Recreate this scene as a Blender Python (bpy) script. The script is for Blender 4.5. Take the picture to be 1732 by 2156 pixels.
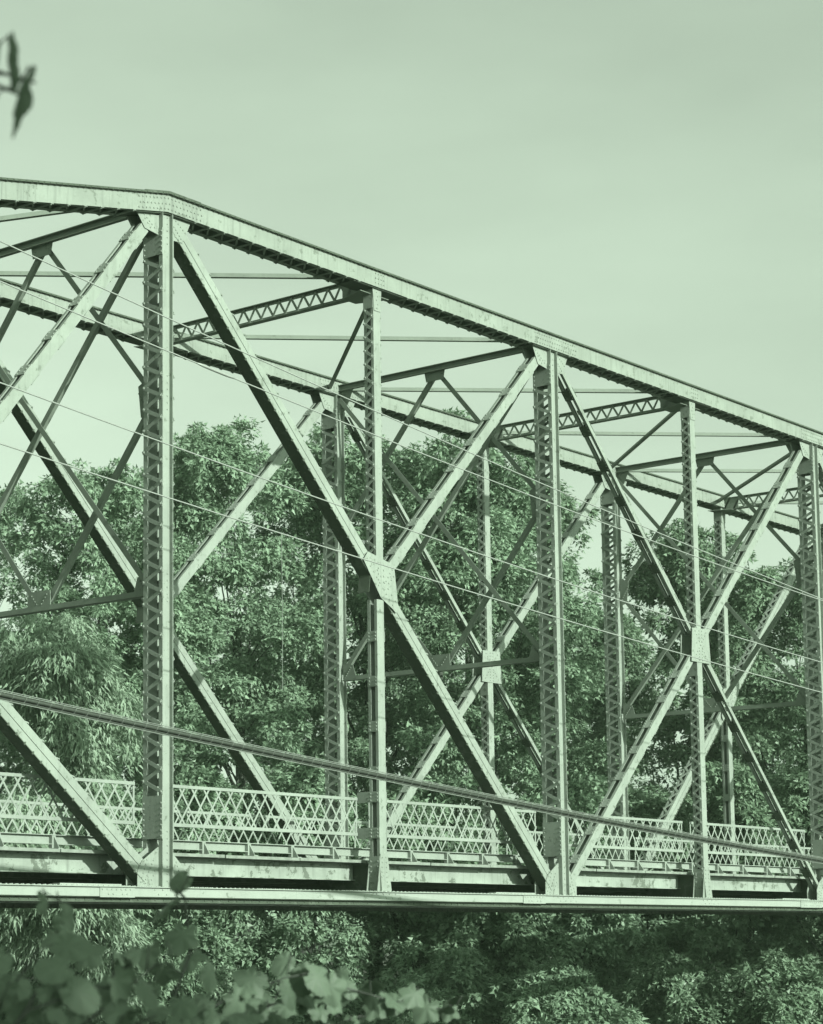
import bpy, math, random
import numpy as np
from mathutils import Vector, Matrix

sc = bpy.context.scene
for o in list(bpy.data.objects):
    bpy.data.objects.remove(o)
COL = sc.collection

# ---------------------------------------------------------------- camera, sky, sun, exposure
CAM = Vector((-24.745, -23.343, -0.766))
YAW, PITCH, ROLL = 0.85351, 0.12856, -0.00473
fw = Vector((math.sin(YAW) * math.cos(PITCH), math.cos(YAW) * math.cos(PITCH), math.sin(PITCH)))
rt = Vector((math.cos(YAW), -math.sin(YAW), 0.0))
up = rt.cross(fw)
rt2 = math.cos(ROLL) * rt + math.sin(ROLL) * up
up2 = math.cos(ROLL) * up - math.sin(ROLL) * rt
cd = bpy.data.cameras.new('camera')
cam = bpy.data.objects.new('camera', cd)
COL.objects.link(cam)
m = Matrix((rt2, up2, -fw)).transposed().to_4x4()
m.translation = CAM
cam.matrix_world = m
cd.sensor_fit = 'HORIZONTAL'
cd.sensor_width = 36.0
cd.lens = 36.0 * 4589.13 / 1732.0
cd.shift_x = (866.0 - 522.08) / 1732.0
cd.shift_y = (1378.9 - 1078.0) / 1732.0
cd.clip_end = 5000.0
cd.clip_start = 0.05
cd.dof.use_dof = True
cd.dof.focus_distance = 36.0
cd.dof.aperture_fstop = cd.lens / 15.0
sc.camera = cam

SUN = Vector((-0.10, -1.0, 0.331)).normalized()
world = bpy.data.worlds.new('World')
sc.world = world
world.use_nodes = True
wn = world.node_tree
wn.nodes.clear()
sky = wn.nodes.new('ShaderNodeTexSky')
sky.sky_type = 'NISHITA'
sky.sun_disc = False
sky.sun_elevation = math.asin(SUN.z)
sky.sun_rotation = math.atan2(SUN.x, SUN.y)
sky.air_density = 1.0
sky.dust_density = 3.0
sky.ozone_density = 1.0
bw = wn.nodes.new('ShaderNodeRGBToBW')
gm = wn.nodes.new('ShaderNodeMath'); gm.operation = 'POWER'; gm.inputs[1].default_value = 0.72
tint = wn.nodes.new('ShaderNodeVectorMath'); tint.operation = 'SCALE'
tint.inputs[0].default_value = (0.592, 0.742, 0.587)
bg = wn.nodes.new('ShaderNodeBackground'); bg.inputs['Strength'].default_value = 0.15
wo = wn.nodes.new('ShaderNodeOutputWorld')
wn.links.new(sky.outputs[0], bw.inputs[0])
wn.links.new(bw.outputs[0], gm.inputs[0])
tcw = wn.nodes.new('ShaderNodeTexCoord')
mpw = wn.nodes.new('ShaderNodeMapping'); mpw.inputs['Scale'].default_value = (1.0, 1.0, 3.2)
nzw = wn.nodes.new('ShaderNodeTexNoise'); nzw.inputs['Scale'].default_value = 5.0; nzw.inputs['Detail'].default_value = 5.0
clw = wn.nodes.new('ShaderNodeMapRange')
clw.inputs['From Min'].default_value = 0.35; clw.inputs['From Max'].default_value = 0.7
clw.inputs['To Min'].default_value = 0.94; clw.inputs['To Max'].default_value = 1.06
mlw = wn.nodes.new('ShaderNodeMath'); mlw.operation = 'MULTIPLY'
wn.links.new(tcw.outputs['Generated'], mpw.inputs['Vector']); wn.links.new(mpw.outputs[0], nzw.inputs['Vector'])
wn.links.new(nzw.outputs['Fac'], clw.inputs['Value'])
wn.links.new(gm.outputs[0], mlw.inputs[0]); wn.links.new(clw.outputs[0], mlw.inputs[1])
wn.links.new(mlw.outputs[0], tint.inputs['Scale'])
wn.links.new(tint.outputs[0], bg.inputs['Color'])
wn.links.new(bg.outputs[0], wo.inputs['Surface'])

sl = bpy.data.lights.new('sun', 'SUN')
sl.energy = 2.3
sl.angle = math.radians(0.53)
sl.color = (0.93, 1.0, 0.91)
so = bpy.data.objects.new('sun', sl)
COL.objects.link(so)
so.rotation_euler = SUN.to_track_quat('Z', 'Y').to_euler()
so.location = (0, -40, 30)

sc.cycles.max_bounces = 12
sc.cycles.diffuse_bounces = 7
sc.view_settings.view_transform = 'Standard'
sc.view_settings.look = 'None'
sc.view_settings.gamma = 1.0
sc.view_settings.exposure = 1.75
sc.view_settings.use_curve_mapping = False

# ---------------------------------------------------------------- materials
def new_mat(name):
    mt = bpy.data.materials.new(name); mt.use_nodes = True
    return mt, mt.node_tree, mt.node_tree.nodes['Principled BSDF']

def ramp(nt, a, b, ca=(0, 0, 0, 1), cb=(1, 1, 1, 1)):
    r = nt.nodes.new('ShaderNodeValToRGB')
    r.color_ramp.elements[0].position = a; r.color_ramp.elements[0].color = ca
    r.color_ramp.elements[1].position = b; r.color_ramp.elements[1].color = cb
    return r

def noise(nt, co, scale, detail=4.0, rough=0.6, stretch=None):
    n = nt.nodes.new('ShaderNodeTexNoise')
    n.inputs['Scale'].default_value = scale; n.inputs['Detail'].default_value = detail
    n.inputs['Roughness'].default_value = rough
    src = co
    if stretch:
        mp = nt.nodes.new('ShaderNodeMapping'); mp.inputs['Scale'].default_value = stretch
        nt.links.new(co, mp.inputs['Vector']); src = mp.outputs[0]
    nt.links.new(src, n.inputs['Vector'])
    return n.outputs['Fac']

def mixc(nt, fac, a, b):
    mx = nt.nodes.new('ShaderNodeMix'); mx.data_type = 'RGBA'
    for s, v in ((mx.inputs[0], fac), (mx.inputs[6], a), (mx.inputs[7], b)):
        if isinstance(v, (int, float)): s.default_value = v
        elif isinstance(v, tuple): s.default_value = (*v, 1) if len(v) == 3 else v
        else: nt.links.new(v, s)
    return mx.outputs[2]

def paint(name, base, rust=0.5, streak=0.5, blot=5.0, lo=0.62, var=0.75):
    mt, nt, bs = new_mat(name)
    tc = nt.nodes.new('ShaderNodeNewGeometry')
    co = tc.outputs['Position']
    n1 = noise(nt, co, 1.3, 5, 0.65)
    r1 = ramp(nt, 0.3, 0.7)
    nt.links.new(n1, r1.inputs[0])
    dark = tuple(c * var for c in base)
    c = mixc(nt, r1.outputs[0], dark, base)
    # fine grime speckle
    n2 = noise(nt, co, 28, 4, 0.7)
    r2 = ramp(nt, 0.55, 0.75); nt.links.new(n2, r2.inputs[0])
    m2 = nt.nodes.new('ShaderNodeMath'); m2.operation = 'MULTIPLY'; m2.inputs[1].default_value = 0.35
    nt.links.new(r2.outputs[0], m2.inputs[0])
    c = mixc(nt, m2.outputs[0], c, tuple(x * 0.55 for x in base))
    # rain streaks running down
    n3 = noise(nt, co, 1.0, 3, 0.6, (14, 14, 0.9))
    r3 = ramp(nt, 0.52, 0.78); nt.links.new(n3, r3.inputs[0])
    m3 = nt.nodes.new('ShaderNodeMath'); m3.operation = 'MULTIPLY'; m3.inputs[1].default_value = streak
    nt.links.new(r3.outputs[0], m3.inputs[0])
    c = mixc(nt, m3.outputs[0], c, tuple(x * 0.5 for x in base))
    # peeled and rusted patches
    n4 = noise(nt, co, blot, 5, 0.7)
    r4 = ramp(nt, lo, lo + 0.035); nt.links.new(n4, r4.inputs[0])
    m4 = nt.nodes.new('ShaderNodeMath'); m4.operation = 'MULTIPLY'; m4.inputs[1].default_value = rust
    nt.links.new(r4.outputs[0], m4.inputs[0])
    c = mixc(nt, m4.outputs[0], c, (0.085, 0.105, 0.08))
    nt.links.new(c, bs.inputs['Base Color'])
    bs.inputs['Roughness'].default_value = 0.62
    bs.inputs['Specular IOR Level'].default_value = 0.3
    bp_ = nt.nodes.new('ShaderNodeBump'); bp_.inputs['Strength'].default_value = 0.25
    bp_.inputs['Distance'].default_value = 0.01
    nt.links.new(n2, bp_.inputs['Height']); nt.links.new(bp_.outputs[0], bs.inputs['Normal'])
    return mt

STEEL = paint('aged_bridge_paint', (0.237, 0.276, 0.233), 0.7, 0.5, 8.0, 0.595)
CHORD = paint('streaked_chord_paint', (0.222, 0.258, 0.217), 0.65, 0.9, 5.0, 0.59)
BRACE = paint('bracing_paint', (0.170, 0.204, 0.165), 0.6, 0.3, 6.0, 0.62)
WHITE = paint('railing_paint', (0.237, 0.275, 0.234), 0.6, 0.3, 9.0, 0.64)
PEEL = paint('peeling_stringer_paint', (0.266, 0.310, 0.262), 0.9, 0.7, 3.4, 0.545, 0.65)
LOWER = paint('bottom_chord_paint', (0.255, 0.293, 0.251), 0.6, 0.2, 4.0, 0.63, 0.85)
RUST_SHADE = paint('rust_and_shade_steel', (0.060, 0.080, 0.056), 0.6, 0.5, 4.0, 0.55, 0.7)  # dark rust tone, also used to paint shade into undersides

def plain(name, col, rough=0.8, var=0.6, scale=3.0, bump=0.3):
    mt, nt, bs = new_mat(name)
    tc = nt.nodes.new('ShaderNodeNewGeometry')
    n = noise(nt, tc.outputs['Position'], scale, 6, 0.65)
    r = ramp(nt, 0.3, 0.7); nt.links.new(n, r.inputs[0])
    c = mixc(nt, r.outputs[0], tuple(x * var for x in col), col)
    nt.links.new(c, bs.inputs['Base Color']); bs.inputs['Roughness'].default_value = rough
    b = nt.nodes.new('ShaderNodeBump'); b.inputs['Strength'].default_value = bump
    nt.links.new(n, b.inputs['Height']); nt.links.new(b.outputs[0], bs.inputs['Normal'])
    return mt

DECKM = plain('weathered_deck_timber', (0.17, 0.19, 0.165), 0.9, 0.6, 6)
EDGE = plain('deck_edge_timber', (0.209, 0.244, 0.204), 0.85, 0.55, 7)
BARK = plain('bark', (0.055, 0.068, 0.052), 0.95, 0.5, 9, 0.8)
SOIL = plain('earth_and_litter', (0.07, 0.085, 0.06), 0.95, 0.5, 1.5, 0.8)
CONC = plain('abutment_concrete', (0.30, 0.33, 0.295), 0.9, 0.7, 1.2)
CABLE = plain('black_cable_sheath', (0.035, 0.045, 0.033), 0.6, 0.8, 8)
STRAND = plain('galvanised_strand', (0.191, 0.217, 0.187), 0.5, 0.8, 20)
WIRE = plain('aluminium_wire', (0.252, 0.278, 0.248), 0.45, 0.85, 20)

def leaf_mat(name, a, b, trans=0.24, rough=0.5):
    mt, nt, bs = new_mat(name)
    g = nt.nodes.new('ShaderNodeNewGeometry')
    n = noise(nt, g.outputs['Position'], 0.5, 3, 0.5)
    ad = nt.nodes.new('ShaderNodeMath'); ad.operation = 'ADD'
    ad.use_clamp = True
    sb = nt.nodes.new('ShaderNodeMath'); sb.operation = 'MULTIPLY_ADD'
    sb.inputs[1].default_value = 1.6; sb.inputs[2].default_value = -0.8
    nt.links.new(n, sb.inputs[0])
    nt.links.new(sb.outputs[0], ad.inputs[0]); nt.links.new(g.outputs['Random Per Island'], ad.inputs[1])
    c = mixc(nt, ad.outputs[0], a, b)
    nt.links.new(c, bs.inputs['Base Color']); bs.inputs['Roughness'].default_value = rough
    bs.inputs['Specular IOR Level'].default_value = 0.35
    tr = nt.nodes.new('ShaderNodeBsdfTranslucent'); nt.links.new(c, tr.inputs['Color'])
    ms = nt.nodes.new('ShaderNodeMixShader'); ms.inputs[0].default_value = trans
    out = nt.nodes['Material Output']
    nt.links.new(bs.outputs[0], ms.inputs[1]); nt.links.new(tr.outputs[0], ms.inputs[2])
    nt.links.new(ms.outputs[0], out.inputs['Surface'])
    return mt

LEAF_A = leaf_mat('maple_leaves', (0.138, 0.205, 0.132), (0.245, 0.344, 0.236))
LEAF_B = leaf_mat('pale_willow_leaves', (0.170, 0.239, 0.162), (0.280, 0.368, 0.269))
LEAF_C = leaf_mat('dark_maple_leaves', (0.116, 0.175, 0.110), (0.205, 0.290, 0.195))
LEAF_V = leaf_mat('vine_leaves', (0.070, 0.105, 0.066), (0.140, 0.190, 0.134), 0.25, 0.6)

# ---------------------------------------------------------------- mesh helpers
class MB:
    def __init__(s): s.v = []; s.f = []
    def prism(s, ring0, ring1, cap=True):
        n = len(ring0); b = len(s.v)
        s.v += [tuple(p) for p in ring0] + [tuple(p) for p in ring1]
        for i in range(n):
            j = (i + 1) % n
            s.f.append((b + i, b + j, b + n + j, b + n + i))
        if cap:
            s.f.append(tuple(b + i for i in range(n))[::-1]); s.f.append(tuple(b + n + i for i in range(n)))
    def box(s, x0, x1, y0, y1, z0, z1):
        s.prism([(x0, y0, z0), (x0, y1, z0), (x0, y1, z1), (x0, y0, z1)],
                [(x1, y0, z0), (x1, y1, z0), (x1, y1, z1), (x1, y0, z1)])
    def bar(s, p, q, a, b, a0, a1, b0, b1):
        """bar from p to q, section spans a0..a1 along vector a and b0..b1 along vector b"""
        p = Vector(p); q = Vector(q)
        off = [a * a0 + b * b0, a * a1 + b * b0, a * a1 + b * b1, a * a0 + b * b1]
        s.prism([p + o for o in off], [q + o for o in off])
    def poly(s, pts, n, t):
        n = Vector(n) * t
        s.prism([Vector(p) for p in pts], [Vector(p) + n for p in pts])
    def rivet(s, c, n, r=0.021):
        n = Vector(n).normalized(); a = n.orthogonal().normalized(); b = n.cross(a); c = Vector(c)
        k = 6; o = len(s.v)
        for rr, h in ((r, 0.0), (r * 0.62, r * 0.62)):
            for i in range(k):
                t = i * 2 * math.pi / k
                s.v.append(tuple(c + (a * math.cos(t) + b * math.sin(t)) * rr + n * h))
        for i in range(k):
            j = (i + 1) % k
            s.f.append((o + i, o + j, o + k + j, o + k + i))
        s.f.append(tuple(o + k + i for i in range(k)))
    def tube(s, pts, rad, k=6):
        pts = [Vector(p) for p in pts]; n = len(pts)
        rads = rad if isinstance(rad, (list, tuple)) else [rad] * n
        o = len(s.v); ref = Vector((0.3, 0.2, 0.9)).normalized()
        for i, p in enumerate(pts):
            d_ = (pts[min(i + 1, n - 1)] - pts[max(i - 1, 0)]).normalized()
            a = d_.cross(ref)
            if a.length < 1e-3: a = d_.orthogonal()
            a.normalize(); b = d_.cross(a)
            for j in range(k):
                t = 2 * math.pi * j / k
                s.v.append(tuple(p + (a * math.cos(t) + b * math.sin(t)) * rads[i]))
        for i in range(n - 1):
            for j in range(k):
                l = (j + 1) % k
                s.f.append((o + i * k + j, o + i * k + l, o + (i + 1) * k + l, o + (i + 1) * k + j))
        s.f.append(tuple(o + j for j in range(k))[::-1]); s.f.append(tuple(o + (n - 1) * k + j for j in range(k)))
    def mesh(s, name, mat, smooth=False):
        me = bpy.data.meshes.new(name)
        me.from_pydata(s.v, [], s.f); me.materials.append(mat)
        if smooth: me.shade_smooth()
        return me
    def build(s, name, mat, parent=None, smooth=False, kind=None):
        return link(name, s.mesh(name, mat, smooth), parent, kind)

def link(name, me, parent=None, kind=None, mat4=None):
    o = bpy.data.objects.new(name, me); COL.objects.link(o)
    if parent is not None: o.parent = parent
    if mat4 is not None: o.matrix_local = mat4
    if kind: o['kind'] = kind
    return o

def empty(name, loc=(0, 0, 0), parent=None):
    o = bpy.data.objects.new(name, None); COL.objects.link(o); o.location = loc
    o.empty_display_size = 0.3
    if parent is not None: o.parent = parent
    return o

def tag(o, label=None, cat=None, group=None, kind=None):
    if label: o['label'] = label
    if cat: o['category'] = cat
    if group: o['group'] = group
    if kind: o['kind'] = kind
    return o

VX, VY, VZ = Vector((1, 0, 0)), Vector((0, 1, 0)), Vector((0, 0, 1))

# ---------------------------------------------------------------- ground and river
UV = Vector((0.75, 0.66)).normalized()
def sdist(x, y): return (x - CAM.x) * UV.x + (y - CAM.y) * UV.y
def ground_z(x, y):
    s = sdist(x, y)
    def sm(a, b, t):
        t = min(1, max(0, (t - a) / (b - a))); return t * t * (3 - 2 * t)
    z = -2.4 - 6.0 * sm(7, 24, s) + 4.4 * sm(42, 58, s) + 1.6 * sm(58, 120, s)
    z += 0.25 * math.sin(x * 0.31 + 1.3) * math.cos(y * 0.27) + 0.12 * math.sin(x * 0.9 + y * 0.7)
    return z
def axis(a, b, n, far):
    core = [a + (b - a) * i / n for i in range(n + 1)]
    return [-far, -far * 0.4, -far * 0.15] + core + [far * 0.15, far * 0.4, far]
gx = axis(-60, 110, 85, 1600); gy = axis(-70, 110, 90, 1600)
gv = [(x, y, ground_z(x, y)) for y in gy for x in gx]
nx = len(gx)
gf = [(j * nx + i, j * nx + i + 1, (j + 1) * nx + i + 1, (j + 1) * nx + i) for j in range(len(gy) - 1) for i in range(nx - 1)]
me = bpy.data.meshes.new('ground'); me.from_pydata(gv, [], gf); me.materials.append(SOIL); me.shade_smooth()
link('ground', me, kind='structure')
wm, wnt, wbs = new_mat('river_water')
wbs.inputs['Base Color'].default_value = (0.02, 0.03, 0.02, 1); wbs.inputs['Roughness'].default_value = 0.12
g_ = wnt.nodes.new('ShaderNodeNewGeometry')
wnz = noise(wnt, g_.outputs['Position'], 2.0, 4, 0.6)
wb_ = wnt.nodes.new('ShaderNodeBump'); wb_.inputs['Strength'].default_value = 0.2
wnt.links.new(wnz, wb_.inputs['Height']); wnt.links.new(wb_.outputs[0], wbs.inputs['Normal'])
mb = MB()
c0 = Vector((CAM.x, CAM.y, -7.4)); u3 = Vector((UV.x, UV.y, 0)); v3 = Vector((-UV.y, UV.x, 0))
mb.v = [tuple(c0 + u3 * a + v3 * b) for a, b in ((16, -900), (54, -900), (54, 900), (16, 900))]; mb.f = [(0, 1, 2, 3)]
mb.build('river', wm, kind='structure')

# ---------------------------------------------------------------- the bridge
D = 5.625; W = 5.464; HB = 10.83; HC = 10.98; LC = -0.08
BR = empty('truss_bridge', (0, 0, 0))
tag(BR, 'pale painted steel through truss road bridge with laced posts and lattice railings', 'bridge')
def MX(i): return i * 2 * D + 0.02          # main panel points M1=0 ... M4=3
def SX(i): return (2 * i + 1) * D - 0.04    # sub panel points S1=0, S2=1, S3=2
def ZT(x):
    if x < 0: return HC + 0.2 * max(x, -2 * D)
    if x > 6 * D: return HC - 0.2 * min(x - 6 * D, 2 * D)
    return HC
STUFF = MB()         # lacing too far off to pick out bar by bar

_bar_cache = {}
def bar_mesh(L, w=0.06, t=0.011, riv=True, mat=None):
    key = (round(L, 3), w, riv, mat.name)
    if key not in _bar_cache:
        b = MB(); b.box(-L / 2 - 0.03, L / 2 + 0.03, -w / 2, w / 2, 0, t)
        if riv:
            b.rivet((-L / 2, 0, t), (0, 0, 1), 0.024); b.rivet((L / 2, 0, t), (0, 0, 1), 0.024)
        _bar_cache[key] = b.mesh('lacing_bar', mat)
    return _bar_cache[key]

def place_bar(p, q, nrm, parent, name='lacing_bar', w=0.06, single=True, mat=STEEL, riv=True, t=0.011):
    p = Vector(p); q = Vector(q); nrm = Vector(nrm).normalized()
    x = (q - p); L = x.length; x.normalize(); y = nrm.cross(x).normalized(); z = x.cross(y)
    if single:
        M = Matrix((x, y, z)).transposed().to_4x4(); M.translation = (p + q) / 2
        return link(name, bar_mesh(L, w, t, riv, mat), parent, mat4=M)
    STUFF.bar(p - x * 0.03, q + x * 0.03, y, z, -w / 2, w / 2, 0, t)
    if riv:
        STUFF.rivet(p + z * t, z, 0.024); STUFF.rivet(q + z * t, z, 0.024)

def rivets(parent, pts, n, r=0.021, mat=STEEL):
    if not pts: return
    b = MB()
    for p in pts: b.rivet(p, n, r)
    b.build('rivets', mat, parent, kind='stuff')

# ---- main laced posts: two channels, toes out, lacing on both open sides
def main_post(i, yo, single, z0=0.0):
    x = MX(i); zt = ZT(x) - 0.15
    po = empty('vertical_post', (0, 0, 0), BR)
    for k, (ya, yb, fy0, fy1) in enumerate(((0.0, 0.012, -0.07, 0.0), (0.27, 0.282, 0.282, 0.35))):
        b = MB(); hw = 0.122
        b.box(x - hw + 0.012, x + hw - 0.012, yo + ya, yo + yb, z0, zt)
        for sx in (-1, 1):
            xa, xb = sorted((x + sx * hw, x + sx * (hw - 0.012)))
            b.box(xa, xb, yo + min(fy0, ya), yo + max(fy1, yb), z0, zt)
        b.build('channel', STEEL, po)
    xs = x - 0.1225
    plates = ((zt - 0.72, zt - 0.28), (0.75, 1.42))
    for za, zb in plates:
        for sx in (-1, 1):
            b = MB()
            xa, xb = sorted((x + sx * 0.1225, x + sx * 0.135))
            b.box(xa, xb, yo - 0.072, yo + 0.352, za, zb)
            if sx < 0:
                for kk in range(int((zb - za) / 0.085)):
                    zz = za + 0.045 + kk * 0.085
                    for yy in (-0.045, 0.325): b.rivet((x - 0.135, yo + yy, zz), (-1, 0, 0), 0.02)
            b.build('tie_plate', STEEL, po)
    za = plates[1][1] + 0.06; zb = plates[0][0] - 0.05
    n = int(round((zb - za) / 0.175)); st = (zb - za) / n
    for k in range(n):
        y1, y2 = (-0.045, 0.325) if k % 2 == 0 else (0.325, -0.045)
        dx = 0.011 * (k % 2)
        place_bar((xs - 0.001 - dx, yo + y1, za + k * st), (xs - 0.001 - dx, yo + y2, za + (k + 1) * st), (-1, 0, 0), po, single=single)
        place_bar((x + 0.1235 + dx, yo + y1, za + k * st), (x + 0.1235 + dx, yo + y2, za + (k + 1) * st), (1, 0, 0), po, single=False)
    # rivets down the outstanding flanges and web
    pts = []
    for za_, zb_ in ((0.05, 0.85), (zt - 0.55, zt - 0.02), (7.55, 8.15), (4.45, 4.95)):
        if zb_ > zt: continue
        k = 0
        while za_ + k * 0.11 < zb_:
            zz = za_ + k * 0.11
            pts += [(x - 0.06, yo - 0.0005, zz), (x + 0.06, yo - 0.0005, zz + 0.05)]
            k += 1
    rivets(po, pts, (0, -1, 0), 0.017)
    return po

# ---- sub posts: upper part laced, lower part battened hanger
def sub_post(i, yo, mid, single, upper_style='lace', lower_style='batten'):
    x = SX(i); zt = ZT(x) - 0.15
    DY = 0.215; hw = 0.1
    for part, za, zb, style in (('sub_post', mid + 0.28, zt, upper_style), ('hanger', 0.02, mid - 0.3, lower_style)):
        po = empty(part, (0, 0, 0), BR)
        for (ya, yb, ly0, ly1) in ((0.0, 0.012, 0.012, 0.06), (DY - 0.012, DY, DY - 0.06, DY - 0.012)):
            b = MB()
            b.box(x - hw, x + hw, yo + ya, yo + yb, za, zb)
            for sx in (-1, 1):
                xa, xb = sorted((x + sx * hw, x + sx * (hw - 0.012)))
                b.box(xa, xb, yo + ly0 - 0.0005, yo + ly1, za, zb)
            b.build('channel', STEEL, po)
        if style == 'lace':
            n = int(round((zb - za - 0.5) / 0.125)); st = (zb - za - 0.5) / n
            for k in range(n):
                y1, y2 = (0.03, DY - 0.03) if k % 2 == 0 else (DY - 0.03, 0.03)
                dx = 0.011 * (k % 2)
                place_bar((x - hw - 0.001 - dx, yo + y1, za + 0.1 + k * st), (x - hw - 0.001 - dx, yo + y2, za + 0.1 + (k + 1) * st), (-1, 0, 0), po, w=0.05, single=single)
                place_bar((x + hw + 0.001 + dx, yo + y1, za + 0.1 + k * st), (x + hw + 0.001 + dx, yo + y2, za + 0.1 + (k + 1) * st), (1, 0, 0), po, w=0.05, single=False)
            b = MB(); b.box(x - hw - 0.014, x - hw - 0.002, yo - 0.002, yo + DY + 0.002, zb - 0.37, zb)
            b.build('tie_plate', STEEL, po)
        else:
            zz = zb - 0.75
            levels = []
            while zz > 1.85: levels.append(zz); zz -= 0.80
            levels += [1.56, 0.93]
            for zz in levels:
                b = MB()
                y0 = yo - 0.004; y1 = yo + DY + (0.27 if zz < 1.7 and yo < 1 else 0.004)
                b.box(x - hw - 0.014, x - hw - 0.002, y0, y1, zz, zz + 0.19)
                for yy in (0.035, DY - 0.035):
                    for q in (0.035, 0.095, 0.155): b.rivet((x - hw - 0.014, yo + yy, zz + q), (-1, 0, 0), 0.018)
                b.build('tie_plate', STEEL, po)
                if yo < 1 or True:
                    b = MB(); b.box(x + hw + 0.002, x + hw + 0.014, yo - 0.004, yo + DY + 0.004, zz, zz + 0.19)
                    b.build('tie_plate', STEEL, po)
        if part == 'sub_post':
            gp = MB()
            gp.poly([(x - 0.13, yo - 0.002, zt - 0.005), (x + 0.13, yo - 0.002, zt - 0.005), (x + 0.1, yo - 0.002, zt - 0.42), (x - 0.085, yo - 0.002, zt - 0.42)], (0, -1, 0), 0.012)
            for q in range(5): gp.rivet((x + (0.02 if q % 2 else -0.02), yo - 0.014, zt - 0.07 - q * 0.075), (0, -1, 0), 0.018)
            gp.build('gusset_plate', STEEL, po)
        else:
            for yy, nn in ((-0.004, -1), (DY + 0.004, 1)):
                gp = MB()
                gp.poly([(x - 0.1, yo + yy, 0.66), (x + 0.1, yo + yy, 0.66), (x + 0.205, yo + yy, 0.015), (x - 0.205, yo + yy, 0.015)], (0, nn, 0), 0.012)
                if nn < 0:
                    for q in range(7):
                        for e in (-1, 1): gp.rivet((x + e * (0.05 + 0.006 * q), yo + yy - 0.012, 0.6 - q * 0.085), (0, -1, 0), 0.019)
                gp.build('gusset_plate', STEEL, po)
            b = MB()
            b.poly([(x - 0.115, yo - 0.06, 0.02), (x - 0.115, yo + DY + 0.06, 0.02), (x - 0.115, yo + DY, 0.62), (x - 0.115, yo, 0.62)], (-1, 0, 0), 0.012)
            for q in range(6):
                for yy in (0.03, DY - 0.03): b.rivet((x - 0.127, yo + yy, 0.08 + q * 0.09), (-1, 0, 0), 0.019)
            b.build('side_plate', STEEL, po)

# ---- diagonals
def axes(p, q):
    a = (q - p).normalized()
    nrm = VY.cross(a).normalized()     # in-plane normal
    return a, nrm

def heavy_diag(p, q, yo, name='diagonal'):
    """box diagonal: split face plates, solid cover plate below, laced above"""
    p = Vector((p[0], yo, p[1])); q = Vector((q[0], yo, q[1]))
    a, n = axes(p, q)
    if n.z > 0: n = -n                  # n points down
    po = empty(name, (0, 0, 0), BR)
    for ya in (0.03, 0.238):
        b = MB()
        b.bar(p, q, n, VY, -0.135, -0.006, ya, ya + 0.012)
        b.bar(p, q, n, VY, 0.006, 0.128, ya, ya + 0.012)
        b.bar(p, q, n, VY, -0.02, 0.02, ya + 0.0125, ya + 0.022)
        b.bar(p, q, n, VY, -0.135, -0.123, ya - (0.045 if ya > 0.1 else -0.013), ya + (0.058 if ya < 0.1 else -0.001))
        b.build('side_plate', STEEL, po)
    b = MB(); b.bar(p, q, n, VY, 0.1285, 0.14, 0.012, 0.268)
    L = (q - p).length; k = 0
    while k * 0.21 < L - 0.6:
        s = p + a * (0.3 + k * 0.21)
        b.rivet(s + n * 0.14 + VY * 0.03, n, 0.026)
        if k % 1 == 0: b.rivet(s + n * 0.14 + VY * 0.245, n, 0.022)
        b.rivet(s + n * 0.112 + VY * 0.0295, -VY, 0.019)
        k += 1
    b.build('cover_plate', RUST_SHADE, po)  # shade of the underside is put into this plate's colour
    k = 0
    while 0.5 + (k + 1) * 0.2 < L - 0.5:
        y1, y2 = (0.05, 0.23) if k % 2 else (0.23, 0.05)
        place_bar(p + a * (0.5 + k * 0.2) - n * (0.136 + 0.011 * (k % 2)) + VY * y1, p + a * (0.5 + (k + 1) * 0.2) - n * (0.136 + 0.011 * (k % 2)) + VY * y2, -n, po, single=False, riv=False)
        k += 1
    return po

def light_diag(p, q, yo, w, pitch=0.86, lead=0.6, bl=0.24, name='diagonal', side=0):
    """two channels joined by tie plates"""
    p = Vector((p[0], yo, p[1])); q = Vector((q[0], yo, q[1]))
    a, n = axes(p, q)
    if n.x > 0: n = -n                  # n faces the -X side that the camera sees
    po = empty(name, (0, 0, 0), BR)
    y0, y1 = 0.032, 0.246
    for (ya, l0, l1) in ((y0, 0.0125, 0.06), (y1 - 0.012, -0.048, -0.0005)):
        b = MB()
        b.bar(p, q, n, VY, -w / 2, w / 2, ya, ya + 0.012)
        b.bar(p, q, n, VY, w / 2 - 0.012, w / 2, ya + l0, ya + l1)
        b.bar(p, q, n, VY, -w / 2, -w / 2 + 0.012, ya + l0, ya + l1)
        b.build('channel', STEEL, po)
    L = (q - p).length; s = lead
    while s < L - 0.35:
        for sg in (1, -1):
            b = MB(); c = p + a * s
            b.bar(c - a * bl / 2, c + a * bl / 2, n * sg, VY, w / 2 + 0.002, w / 2 + 0.014, y0 - 0.004, y1 + 0.004)
            if sg > 0:
                for e in (-0.075, 0, 0.075):
                    for yy in (y0 + 0.03, y1 - 0.03): b.rivet(c + a * e + n * (w / 2 + 0.014) + VY * yy, n, 0.018)
            b.build('tie_plate', STEEL if w > 0.1 else RUST_SHADE, po)  # narrow diagonals: dark tone paints shade onto the tie plates
        s += pitch
    return po

def plate(pts, yo, y, nrm=-1, riv=(), name='gusset_plate', t=0.012, r=0.019, mat=STEEL):
    b = MB()
    b.poly([(x, yo + y, z) for x, z in pts], (0, nrm, 0), t)
    for x, z in riv: b.rivet((x, yo + y + nrm * t, z), (0, nrm, 0), r)
    return b.build(name, mat, BR)

rng = random.Random(4)
def rivet_lines(lines):
    out = []
    for (x0, z0), (x1, z1), n in lines:
        for k in range(n):
            t = k / max(1, n - 1); out.append((x0 + (x1 - x0) * t, z0 + (z1 - z0) * t))
    return out

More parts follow.
